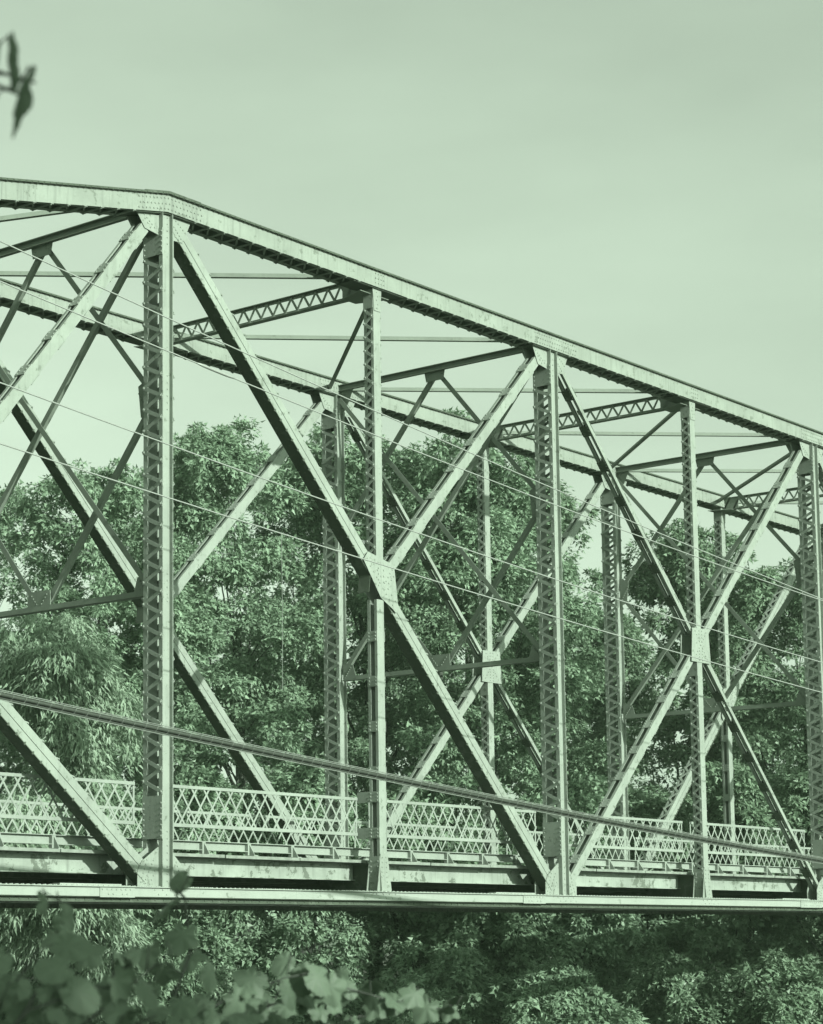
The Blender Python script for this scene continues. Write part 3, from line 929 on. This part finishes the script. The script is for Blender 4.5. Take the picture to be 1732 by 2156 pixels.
def foliage(name, lobes, clumps, per, llen, seed, mat, csize=(0.45, 0.85), droop=0.6, aspect=0.55, inner=0.5):
    r = np.random.default_rng(seed)
    lob = np.array(lobes, float)
    pr = lob[:, 3] * lob[:, 5]; pr /= pr.sum()
    li = r.choice(len(lob), clumps, p=pr)
    dr = rand_dirs(r, clumps); dr[:, 2] = dr[:, 2] * 0.9 + 0.12
    rad = inner + (1.08 - inner) * r.random(clumps) ** 0.6
    C = lob[li, :3] + dr * lob[li, 3:6] * rad[:, None]
    back = (C[:, 0] * UV.x + C[:, 1] * UV.y) > lob[:, 3].max() * 0.25
    keep = ~back | (r.random(clumps) < 0.4)
    C = C[keep]; dr = dr[keep]; clumps = len(C)
    CS = csize[0] + (csize[1] - csize[0]) * r.random(clumps) ** 1.5
    axis_ = dr * np.array([1, 1, 0.4]); axis_[:, 2] -= 0.15
    axis_ /= np.linalg.norm(axis_, axis=1, keepdims=True) + 1e-9
    # each clump is a rounded tuft: a domed shell of leaves with some arching sprays sticking out
    n = clumps * per
    ci = np.repeat(np.arange(clumps), per)
    tw = 7
    twd = rand_dirs(r, clumps * tw) * 0.8 + np.repeat(axis_, tw, 0) * 0.7 + np.array([0, 0, 0.3])
    twd /= np.linalg.norm(twd, axis=1, keepdims=True)
    ti = ci * tw + r.integers(0, tw, n)
    od = rand_dirs(r, n) + axis_[ci] * 0.55 + np.array([0, 0, 0.35])
    od /= np.linalg.norm(od, axis=1, keepdims=True)
    on_twig = r.random(n) < 0.45
    od = np.where(on_twig[:, None], twd[ti] + rand_dirs(r, n) * 0.28, od)
    rr = np.where(on_twig, 0.5 + 0.75 * r.random(n), 0.55 + 0.45 * r.random(n) ** 0.5) * CS[ci]
    P = C[ci] + od * rr[:, None] * np.array([1, 1, 0.85])
    P[:, 2] -= np.where(on_twig, rr * rr / CS[ci] * 0.4 * droop, 0)
    T = od * np.array([0.9, 0.9, 0.5]) + rand_dirs(r, n) * 0.6 + np.array([0, 0, -0.7 * droop])
    N = od * 1.0 + rand_dirs(r, n) * 0.5 + np.array([0, 0, 0.35])
    L = llen * (0.5 + 0.9 * r.random(n)); Wd = L * aspect * (0.8 + 0.5 * r.random(n))
    return leaf_mesh(name, P, T, N, L, Wd, mat), C

def tree(name, label, cat, base, top, radius, zlow, seed, mat, nl=9, clumps=420, per=136, llen=0.155, group=None, trunk=0.22, shape='round', inner=0.5, droop=0.6, aspect=0.55, csize=(0.28, 0.55), lean=(0, 0), tier=1.0, bough_n=13, bough_r=0.85):
    clumps = int(clumps * 2.35)
    r = random.Random(seed)
    x, y = base; gz = ground_z(x, y)
    t = empty(name, (x, y, gz)); tag(t, label, cat, group)
    lobes = []
    Hh = top - zlow
    for k in range(nl):
        f = (k + 0.5) / nl
        w = math.sin(math.pi * min(1, (0.16 + 0.80 * f))) ** 0.7
        a = r.uniform(0, 2 * math.pi) if k else 0
        rr = radius * w * r.uniform(0.15, 0.62) * (1 if f < 0.92 else 0.2)
        lr = radius * (0.38 + 0.32 * w) * r.uniform(0.75, 1.1)
        lz = min(lr * 0.95, Hh * 0.26) * tier
        zc = zlow + f * Hh
        zc = min(zc, top - lz * 0.95)
        lobes.append((math.cos(a) * rr + lean[0] * f, math.sin(a) * rr + lean[1] * f, zc - gz, lr, lr, lz))
    # leader shoots that break the top outline
    for k in range(4):
        a = r.uniform(0, 6.28)
        lobes.append((math.cos(a) * radius * r.uniform(0.1, 0.55) + lean[0], math.sin(a) * radius * r.uniform(0.1, 0.55) + lean[1], top - gz - r.uniform(0.5, 1.7), 0.55, 0.55, r.uniform(0.7, 1.2)))
    # boughs: smaller leaf masses carried on the main lobes, with dark gaps left between them
    boughs = []
    nb = max(10, int(clumps / bough_n))
    wts = [lb[3] * lb[5] for lb in lobes]
    while len(boughs) < nb:
        lb = r.choices(lobes, wts)[0]
        v = Vector((r.gauss(0, 1), r.gauss(0, 1), r.gauss(0.15, 1))).normalized()
        k = r.uniform(0.55, 1.0) ** 0.6
        c = (lb[0] + v.x * lb[3] * k, lb[1] + v.y * lb[4] * k, lb[2] + v.z * lb[5] * k)
        br_ = bough_r * r.uniform(0.6, 1.35)
        if any((c[0] - o[0]) ** 2 + (c[1] - o[1]) ** 2 + (c[2] - o[2]) ** 2 < (0.62 * (br_ + o[3])) ** 2 for o in boughs) and r.random() < 0.93: continue
        boughs.append((c[0], c[1], c[2], br_, br_, br_ * r.uniform(0.5, 1.0)))
    for k in range(7):     # upright shoots along the top outline
        a = r.uniform(0, 6.28); q = r.uniform(0.05, 0.8) * radius
        boughs.append((math.cos(a) * q + lean[0], math.sin(a) * q + lean[1], top - gz - 0.5 - 1.5 * (q / radius) ** 2 * r.uniform(0.6, 1.2), 0.42, 0.42, r.uniform(0.7, 1.2)))
    me, C = foliage('crown', boughs, clumps, per, llen, seed, mat, inner=inner, droop=droop, aspect=aspect, csize=csize)
    link('crown', me, t)
    b = MB()
    zt_ = (top - gz) * 0.72
    pts = []; rads = []
    for k in range(8):
        f = k / 7
        pts.append((lean[0] * f * 0.7 + 0.25 * math.sin(f * 4 + seed), lean[1] * f * 0.7 + 0.2 * math.cos(f * 5 + seed) - 0.2, -0.4 + f * (zt_ + 0.4)))
        rads.append(trunk * (1.25 - f) + 0.02)
    b.tube(pts, rads, 8); b.build('trunk', BARK, t, True)
    b = MB()
    for lb in lobes[:nl]:
        f = max(0.12, min(0.9, (lb[2] - lb[5] * 1.6) / zt_)); k = f * 7
        i0 = int(k); i0 = min(i0, 6); fr = k - i0
        p0 = Vector(pts[i0]).lerp(Vector(pts[i0 + 1]), fr); p1 = Vector(lb[:3])
        pm = p0.lerp(p1, 0.5) + Vector((r.uniform(-0.3, 0.3), r.uniform(-0.3, 0.3), -0.15))
        rr = trunk * 0.5 * (1.2 - f)
        b.tube([p0, pm, p1, p1 + (p1 - pm) * 0.5], [rr, rr * 0.75, rr * 0.45, 0.012], 6)
        for _ in range(5):
            q = p1 + Vector((r.uniform(-1, 1) * lb[3], r.uniform(-1, 1) * lb[4], r.uniform(-0.6, 1) * lb[5])) * 0.85
            b.tube([pm.lerp(p1, r.uniform(0.2, 0.9)), p1.lerp(q, 0.6) + Vector((0, 0, -0.1)), q], [rr * 0.32, rr * 0.2, 0.01], 5)
    b.build('limbs', BARK, t, True)
    return t

for tr_ in [
    {'name': 'maple_tree', 'label': 'broad maple rising behind the left hand end of the far top chord', 'cat': 'tree', 'base': (22.33, 24.22), 'top': 13.35, 'radius': 3.93, 'zlow': -1.0, 'seed': 11, 'mat': 'LEAF_A', 'group': 'maples behind the bridge', 'nl': 9, 'clumps': 420},
    {'name': 'maple_tree', 'label': 'tall full maple seen between the tall left post and the first far post', 'cat': 'tree', 'base': (27.98, 23.53), 'top': 15.13, 'radius': 4.16, 'zlow': -1.0, 'seed': 12, 'mat': 'LEAF_A', 'group': 'maples behind the bridge', 'nl': 11, 'clumps': 520, 'per': 136},
    {'name': 'maple_tree', 'label': 'tall maple directly behind the heavy diagonal and first far post', 'cat': 'tree', 'base': (32.43, 21.4), 'top': 15.63, 'radius': 3.87, 'zlow': -1.0, 'seed': 13, 'mat': 'LEAF_A', 'group': 'maples behind the bridge', 'nl': 11, 'clumps': 520, 'per': 136},
    {'name': 'maple_tree', 'label': 'broad maple behind the centre panel with the square gusset', 'cat': 'tree', 'base': (32.43, 16.98), 'top': 14.68, 'radius': 3.64, 'zlow': -1.0, 'seed': 14, 'mat': 'LEAF_A', 'group': 'maples behind the bridge', 'nl': 11, 'clumps': 520, 'per': 136},
    {'name': 'maple_tree', 'label': 'slimmer maple whose ragged right edge meets the open sky gap', 'cat': 'tree', 'base': (37.38, 17.52), 'top': 14.25, 'radius': 1.99, 'zlow': -1.0, 'seed': 15, 'mat': 'LEAF_C', 'group': 'maples behind the bridge', 'nl': 10, 'clumps': 340},
    {'name': 'maple_tree', 'label': 'dark rounded maple to the right of the open sky gap', 'cat': 'tree', 'base': (45.12, 16.46), 'top': 13.55, 'radius': 2.7, 'zlow': -1.0, 'seed': 16, 'mat': 'LEAF_C', 'group': 'maples behind the bridge', 'nl': 9, 'clumps': 420, 'llen': 0.165},
    {'name': 'maple_tree', 'label': 'loose topped maple at the far right behind the last posts', 'cat': 'tree', 'base': (46.02, 12.71), 'top': 11.77, 'radius': 3.14, 'zlow': -1.0, 'seed': 17, 'mat': 'LEAF_C', 'group': 'maples behind the bridge', 'nl': 9, 'clumps': 380, 'llen': 0.165},
    {'name': 'maple_tree', 'label': 'low maple closing the bottom of the open sky gap', 'cat': 'tree', 'base': (48.82, 21.85), 'top': 11.42, 'radius': 2.25, 'zlow': -1.0, 'seed': 18, 'mat': 'LEAF_C', 'group': 'maples behind the bridge', 'nl': 7, 'clumps': 300, 'llen': 0.165},
    {'name': 'maple_tree', 'label': 'maple at the extreme left edge behind the pale willow', 'cat': 'tree', 'base': (24.31, 31.01), 'top': 14.05, 'radius': 3.23, 'zlow': -1.0, 'seed': 19, 'mat': 'LEAF_A', 'group': 'maples behind the bridge', 'nl': 8, 'clumps': 300},
    {'name': 'willow_tree', 'label': 'pale fine leaved willow hanging low at the left beyond the railing', 'cat': 'tree', 'base': (13.14, 16.09), 'top': 6.85, 'radius': 1.98, 'zlow': -2.0, 'seed': 20, 'mat': 'LEAF_B', 'nl': 8, 'clumps': 330, 'per': 168, 'llen': 0.19, 'aspect': 0.26, 'droop': 1.3, 'trunk': 0.16, 'csize': (0.35, 0.65)},
    {'name': 'maple_tree', 'label': 'maple partly past the right edge of the bridge view', 'cat': 'tree', 'base': (52.06, 11.92), 'top': 11.78, 'radius': 2.68, 'zlow': -1.0, 'seed': 21, 'mat': 'LEAF_C', 'group': 'maples behind the bridge', 'nl': 8, 'clumps': 240, 'llen': 0.165},
    {'name': 'maple_tree', 'label': 'farther maple filling the gap just left of the tall left post', 'cat': 'tree', 'base': (38.03, 36.26), 'top': 16.64, 'radius': 4.03, 'zlow': -1.0, 'seed': 40, 'mat': 'LEAF_A', 'group': 'maples behind the bridge', 'nl': 8, 'clumps': 240, 'per': 112, 'llen': 0.23},
    {'name': 'maple_tree', 'label': 'farther maple filling the gap under the upper diagonal', 'cat': 'tree', 'base': (43.1, 33.24), 'top': 17.98, 'radius': 4.12, 'zlow': -1.0, 'seed': 41, 'mat': 'LEAF_A', 'group': 'maples behind the bridge', 'nl': 8, 'clumps': 240, 'per': 112, 'llen': 0.23},
    {'name': 'maple_tree', 'label': 'farther maple deep behind the centre panel', 'cat': 'tree', 'base': (48.36, 30.33), 'top': 17.77, 'radius': 4.41, 'zlow': -1.0, 'seed': 42, 'mat': 'LEAF_A', 'group': 'maples behind the bridge', 'nl': 8, 'clumps': 240, 'per': 112, 'llen': 0.23},
    {'name': 'maple_tree', 'label': 'farther maple behind the ragged maple beside the sky gap', 'cat': 'tree', 'base': (53.2, 28.37), 'top': 15.11, 'radius': 2.46, 'zlow': -1.0, 'seed': 43, 'mat': 'LEAF_A', 'group': 'maples behind the bridge', 'nl': 8, 'clumps': 240, 'per': 112, 'llen': 0.23},
    {'name': 'maple_tree', 'label': 'farther maple between the two right hand maples', 'cat': 'tree', 'base': (59.05, 22.07), 'top': 13.03, 'radius': 2.66, 'zlow': -1.0, 'seed': 44, 'mat': 'LEAF_A', 'group': 'maples behind the bridge', 'nl': 8, 'clumps': 240, 'per': 112, 'llen': 0.23},
    {'name': 'maple_tree', 'label': 'leafy tree on the near bank shading the vine', 'cat': 'tree', 'base': (-22.0, -29.0), 'top': 6.2, 'radius': 3.2, 'zlow': -1.2, 'seed': 27, 'mat': 'LEAF_C', 'nl': 9, 'clumps': 190, 'per': 88, 'llen': 0.16},  # out of view, added so its shade falls on vine and twig
    {'name': 'bank_shrub', 'label': 'dense leafy shrub at the extreme left under the pale willow', 'cat': 'shrub', 'base': (16.24, 21.15), 'top': 2.04, 'radius': 1.83, 'zlow': -4.2, 'seed': 60, 'mat': 'LEAF_A', 'group': 'bank shrubs under the bridge', 'nl': 6, 'clumps': 220, 'per': 136, 'llen': 0.15, 'trunk': 0.09, 'bough_r': 0.65, 'csize': (0.25, 0.45)},
    {'name': 'bank_shrub', 'label': 'dense leafy shrub below the bottom chord left of the tall left post', 'cat': 'shrub', 'base': (16.63, 17.51), 'top': 2.69, 'radius': 1.77, 'zlow': -4.2, 'seed': 61, 'mat': 'LEAF_A', 'group': 'bank shrubs under the bridge', 'nl': 6, 'clumps': 220, 'per': 136, 'llen': 0.15, 'trunk': 0.09, 'bough_r': 0.65, 'csize': (0.25, 0.45)},
    {'name': 'bank_shrub', 'label': 'dense leafy shrub below the railing between the tall left post and the hanger', 'cat': 'shrub', 'base': (20.56, 17.47), 'top': 3.38, 'radius': 1.86, 'zlow': -4.2, 'seed': 62, 'mat': 'LEAF_A', 'group': 'bank shrubs under the bridge', 'nl': 6, 'clumps': 220, 'per': 136, 'llen': 0.15, 'trunk': 0.09, 'bough_r': 0.65, 'csize': (0.25, 0.45)},
    {'name': 'bank_shrub', 'label': 'dense leafy shrub under the bottom chord just left of the first hanger', 'cat': 'shrub', 'base': (22.22, 15.57), 'top': 3.37, 'radius': 1.86, 'zlow': -4.2, 'seed': 63, 'mat': 'LEAF_A', 'group': 'bank shrubs under the bridge', 'nl': 6, 'clumps': 220, 'per': 136, 'llen': 0.15, 'trunk': 0.09, 'bough_r': 0.65, 'csize': (0.25, 0.45)},
    {'name': 'bank_shrub', 'label': 'dense leafy shrub under the first hanger in deep shade', 'cat': 'shrub', 'base': (24.73, 14.32), 'top': 2.89, 'radius': 1.89, 'zlow': -4.2, 'seed': 64, 'mat': 'LEAF_C', 'group': 'bank shrubs under the bridge', 'nl': 6, 'clumps': 220, 'per': 136, 'llen': 0.15, 'trunk': 0.09, 'bough_r': 0.65, 'csize': (0.25, 0.45)},
    {'name': 'bank_shrub', 'label': 'dense leafy shrub below the foot of the heavy diagonal', 'cat': 'shrub', 'base': (24.88, 11.34), 'top': 1.59, 'radius': 1.83, 'zlow': -4.2, 'seed': 65, 'mat': 'LEAF_C', 'group': 'bank shrubs under the bridge', 'nl': 6, 'clumps': 220, 'per': 136, 'llen': 0.15, 'trunk': 0.09, 'bough_r': 0.65, 'csize': (0.25, 0.45)},
    {'name': 'bank_shrub', 'label': 'dense leafy shrub below the second tall laced post', 'cat': 'shrub', 'base': (28.84, 11.08), 'top': 3.2, 'radius': 1.92, 'zlow': -4.2, 'seed': 66, 'mat': 'LEAF_A', 'group': 'bank shrubs under the bridge', 'nl': 6, 'clumps': 220, 'per': 136, 'llen': 0.15, 'trunk': 0.09, 'bough_r': 0.65, 'csize': (0.25, 0.45)},
    {'name': 'bank_shrub', 'label': 'dense leafy shrub between the second tall post and the second hanger', 'cat': 'shrub', 'base': (33.03, 10.9), 'top': 3.09, 'radius': 2.01, 'zlow': -4.2, 'seed': 67, 'mat': 'LEAF_C', 'group': 'bank shrubs under the bridge', 'nl': 6, 'clumps': 220, 'per': 136, 'llen': 0.15, 'trunk': 0.09, 'bough_r': 0.65, 'csize': (0.25, 0.45)},
    {'name': 'bank_shrub', 'label': 'dense leafy shrub under the second hanger at the right', 'cat': 'shrub', 'base': (31.89, 7.54), 'top': 3.45, 'radius': 1.92, 'zlow': -4.2, 'seed': 68, 'mat': 'LEAF_C', 'group': 'bank shrubs under the bridge', 'nl': 6, 'clumps': 220, 'per': 136, 'llen': 0.15, 'trunk': 0.09, 'bough_r': 0.65, 'csize': (0.25, 0.45)},
    {'name': 'bank_shrub', 'label': 'dense leafy shrub at the right edge under the bottom chord', 'cat': 'shrub', 'base': (35.15, 6.79), 'top': 3.85, 'radius': 1.98, 'zlow': -4.2, 'seed': 69, 'mat': 'LEAF_C', 'group': 'bank shrubs under the bridge', 'nl': 6, 'clumps': 220, 'per': 136, 'llen': 0.15, 'trunk': 0.09, 'bough_r': 0.65, 'csize': (0.25, 0.45)},
    {'name': 'bank_shrub', 'label': 'bushy river bank shrub lowest at the left behind the blurred vine', 'cat': 'shrub', 'base': (17.47, 20.51), 'top': -1.85, 'radius': 1.77, 'zlow': -5.2, 'seed': 90, 'mat': 'LEAF_A', 'group': 'bank shrubs under the bridge', 'nl': 5, 'clumps': 170, 'per': 136, 'llen': 0.14, 'trunk': 0.07, 'bough_r': 0.6, 'csize': (0.22, 0.42)},
    {'name': 'bank_shrub', 'label': 'bushy river bank shrub low and pale behind the vine below the tall left post', 'cat': 'shrub', 'base': (18.65, 16.11), 'top': -1.96, 'radius': 1.71, 'zlow': -5.2, 'seed': 91, 'mat': 'LEAF_B', 'group': 'bank shrubs under the bridge', 'nl': 5, 'clumps': 170, 'per': 136, 'llen': 0.14, 'trunk': 0.07, 'bough_r': 0.6, 'csize': (0.22, 0.42)},
    {'name': 'bank_shrub', 'label': 'bushy river bank shrub low in front of the bank below the first hanger', 'cat': 'shrub', 'base': (21.71, 14.2), 'top': -2.25, 'radius': 1.74, 'zlow': -5.2, 'seed': 92, 'mat': 'LEAF_A', 'group': 'bank shrubs under the bridge', 'nl': 5, 'clumps': 170, 'per': 136, 'llen': 0.14, 'trunk': 0.07, 'bough_r': 0.6, 'csize': (0.22, 0.42)},
    {'name': 'bank_shrub', 'label': 'bushy river bank shrub low in the dark bank right of the vine tip', 'cat': 'shrub', 'base': (19.51, 8.94), 'top': -1.67, 'radius': 1.59, 'zlow': -5.2, 'seed': 93, 'mat': 'LEAF_A', 'group': 'bank shrubs under the bridge', 'nl': 5, 'clumps': 170, 'per': 136, 'llen': 0.14, 'trunk': 0.07, 'bough_r': 0.6, 'csize': (0.22, 0.42)},
    {'name': 'bank_shrub', 'label': 'bushy river bank shrub low in the dark bank below the second tall post', 'cat': 'shrub', 'base': (20.63, 6.2), 'top': -2.13, 'radius': 1.56, 'zlow': -5.2, 'seed': 94, 'mat': 'LEAF_A', 'group': 'bank shrubs under the bridge', 'nl': 5, 'clumps': 170, 'per': 136, 'llen': 0.14, 'trunk': 0.07, 'bough_r': 0.6, 'csize': (0.22, 0.42)},
    {'name': 'bank_shrub', 'label': 'bushy river bank shrub low in the bank near the right', 'cat': 'shrub', 'base': (24.2, 5.12), 'top': -1.84, 'radius': 1.62, 'zlow': -5.2, 'seed': 95, 'mat': 'LEAF_C', 'group': 'bank shrubs under the bridge', 'nl': 5, 'clumps': 170, 'per': 136, 'llen': 0.14, 'trunk': 0.07, 'bough_r': 0.6, 'csize': (0.22, 0.42)},
    {'name': 'bank_shrub', 'label': 'bushy river bank shrub lowest at the right corner', 'cat': 'shrub', 'base': (25.18, 2.49), 'top': -1.95, 'radius': 1.59, 'zlow': -5.2, 'seed': 96, 'mat': 'LEAF_C', 'group': 'bank shrubs under the bridge', 'nl': 5, 'clumps': 170, 'per': 136, 'llen': 0.14, 'trunk': 0.07, 'bough_r': 0.6, 'csize': (0.22, 0.42)},
]:
    tree(**{**tr_, 'mat': globals()[tr_['mat']]})

# ---------------------------------------------------------------- foreground vine
def vine_leaf_mesh(seed, lobed=True):
    """toothed leaf, five lobes or heart shaped, cupped along the midrib with drooping edges"""
    r = random.Random(seed); b = MB(); n = 44
    rings = [(0.0, 0.0)]
    b.v = [(0, 0.36, 0.02)]
    for ring in (0.5, 1.0):
        for i in range(n):
            th = 2 * math.pi * i / n                 # 0 = tip
            c = math.cos(th)
            rad = 0.50 + 0.13 * c + (0.10 * math.cos(5 * th) if lobed else 0.03 * math.cos(2 * th))
            if c < -0.93: rad *= 0.62                # notch at the stalk
            rad *= 1 + (0.05 if i % 2 else -0.03) * (ring > 0.9) + r.uniform(-0.02, 0.02)
            x = math.sin(th) * rad * ring; y = 0.36 + c * rad * ring * (1.0 if lobed else 1.2)
            z = 0.02 - 0.30 * abs(x) ** 1.3 * ring - 0.30 * max(0, y - 0.5) ** 1.5 + 0.03 * math.sin(7 * th + seed) * ring
            b.v.append((x, y, z))
    for i in range(n):
        j = (i + 1) % n
        b.f.append((0, 1 + i, 1 + j)); b.f.append((1 + i, 1 + n + i, 1 + n + j, 1 + j))
    return b.mesh('leaf', LEAF_V, True)
VLEAF = [vine_leaf_mesh(1), vine_leaf_mesh(2), vine_leaf_mesh(3, False), vine_leaf_mesh(4, False)]
def vine(name, label, cat, stems, seed, leaf=(0.085, 0.13), gap=0.09, slim=1.0):
    r = random.Random(seed)
    o0 = Vector(stems[0][0]); t = empty(name, o0); tag(t, label, cat)
    b = MB()
    for st in stems:
        P = [Vector(p) - o0 for p in st]
        fine = []
        for a, c in zip(P[:-1], P[1:]):
            for k in range(4): fine.append(a.lerp(c, k / 4))
        fine.append(P[-1])
        b.tube(fine, [0.006 * (1.1 - 0.75 * k / len(fine)) for k in range(len(fine))], 5)
        L = sum((c - a).length for a, c in zip(P[:-1], P[1:])); s = 0.05
        while s < L:
            acc = 0
            for a, c in zip(P[:-1], P[1:]):
                dl = (c - a).length
                if s <= acc + dl: pos = a.lerp(c, (s - acc) / dl); break
                acc += dl
            else: pos = P[-1]
            sz = r.uniform(*leaf)
            pet = Vector((r.uniform(-1, 1), r.uniform(-1, 1), r.uniform(-0.3, 0.9))).normalized() * r.uniform(0.03, 0.10)
            b.tube([pos, pos + pet], 0.0022, 4)
            tip = Vector((r.uniform(-1, 1), r.uniform(-1, 1), r.uniform(-1.1, -0.1) - (1.3 if slim < 1 else 0))).normalized()
            nr = Vector((-0.55 + r.uniform(-0.7, 0.7), -0.6 + r.uniform(-0.7, 0.7), 0.75)).normalized()
            x = tip.cross(nr).normalized(); z = x.cross(tip).normalized()
            M = Matrix((x * sz * slim, tip * sz / slim ** 0.5, z * sz)).transposed().to_4x4(); M.translation = pos + pet
            link('leaf', VLEAF[r.randrange(4)], t, mat4=M)
            s += gap * r.uniform(0.6, 1.4)
    b.build('stem', BARK, t, True)
    return t
vine('grapevine', 'out of focus grapevine sprawling close to the camera along the lower left', 'vine', [[(-20.644, -18.748, -1.236), (-20.582, -18.869, -0.991), (-20.465, -18.877, -0.85), (-20.379, -18.845, -0.731), (-20.336, -18.76, -0.635)], [(-20.452, -18.654, -1.279), (-20.349, -18.816, -1.052), (-20.183, -18.88, -0.922), (-20.054, -18.89, -0.842)], [(-19.939, -18.312, -1.33), (-19.812, -18.497, -1.125), (-19.571, -18.495, -0.985), (-19.398, -18.418, -0.821), (-19.278, -18.286, -0.633), (-19.228, -18.196, -0.602)], [(-19.737, -18.233, -1.347), (-19.444, -18.311, -1.1), (-19.085, -18.285, -0.985), (-18.721, -18.257, -0.911), (-18.466, -18.247, -0.89)], [(-19.388, -18.013, -1.38), (-19.048, -18.141, -1.152), (-18.602, -18.064, -1.018), (-18.188, -18.091, -0.957), (-17.811, -18.051, -1.021), (-17.316, -17.993, -1.083)], [(-20.945, -19.047, -1.084), (-20.813, -19.08, -0.905), (-20.705, -19.072, -0.795)], [(-21.043, -19.214, -1.224), (-20.868, -19.283, -1.115), (-20.703, -19.338, -1.013), (-20.554, -19.365, -0.969)], [(-20.38, -18.734, -1.293), (-20.231, -18.928, -1.174), (-19.949, -18.963, -1.077), (-19.691, -18.962, -1.031)], [(-18.838, -17.713, -1.431), (-18.523, -17.806, -1.236), (-18.29, -17.796, -1.085), (-18.189, -17.783, -0.961)], [(-20.358, -18.468, -1.213), (-20.151, -18.592, -1.01), (-20.023, -18.603, -0.914), (-19.873, -18.638, -0.838)], [(-21.146, -19.258, -1.181), (-21.038, -19.257, -1.038), (-20.915, -19.262, -0.948), (-20.739, -19.321, -0.892), (-20.56, -19.37, -0.907)], [(-18.445, -17.54, -1.483), (-18.115, -17.644, -1.316), (-17.828, -17.701, -1.14), (-17.573, -17.697, -1.09)]], 7, (0.065, 0.12), 0.055)
vine('tree_twig', 'blurred leafy twig hanging into view at the upper left against the sky', 'twig', [[(-22.308, -20.32, 0.852), (-22.226, -20.41, 0.834), (-22.161, -20.48, 0.812), (-22.077, -20.499, 0.809)], [(-22.226, -20.41, 0.834), (-22.165, -20.472, 0.79), (-22.077, -20.493, 0.778)]], 21, (0.055, 0.08), 0.045, 0.42)


# ---------------------------------------------------------------- thin summer haze
hm = bpy.data.materials.new('summer_haze'); hm.use_nodes = True
hn = hm.node_tree; hn.nodes.clear()
pv = hn.nodes.new('ShaderNodeVolumePrincipled')
pv.inputs['Color'].default_value = (0.72, 1.0, 0.70, 1); pv.inputs['Density'].default_value = 0.00042
pv.inputs['Anisotropy'].default_value = 0.0
ho = hn.nodes.new('ShaderNodeOutputMaterial'); hn.links.new(pv.outputs[0], ho.inputs['Volume'])
b = MB(); b.box(-1700, 1700, -1700, 1700, -12.0, 24.0)
b.build('haze', hm, kind='stuff')
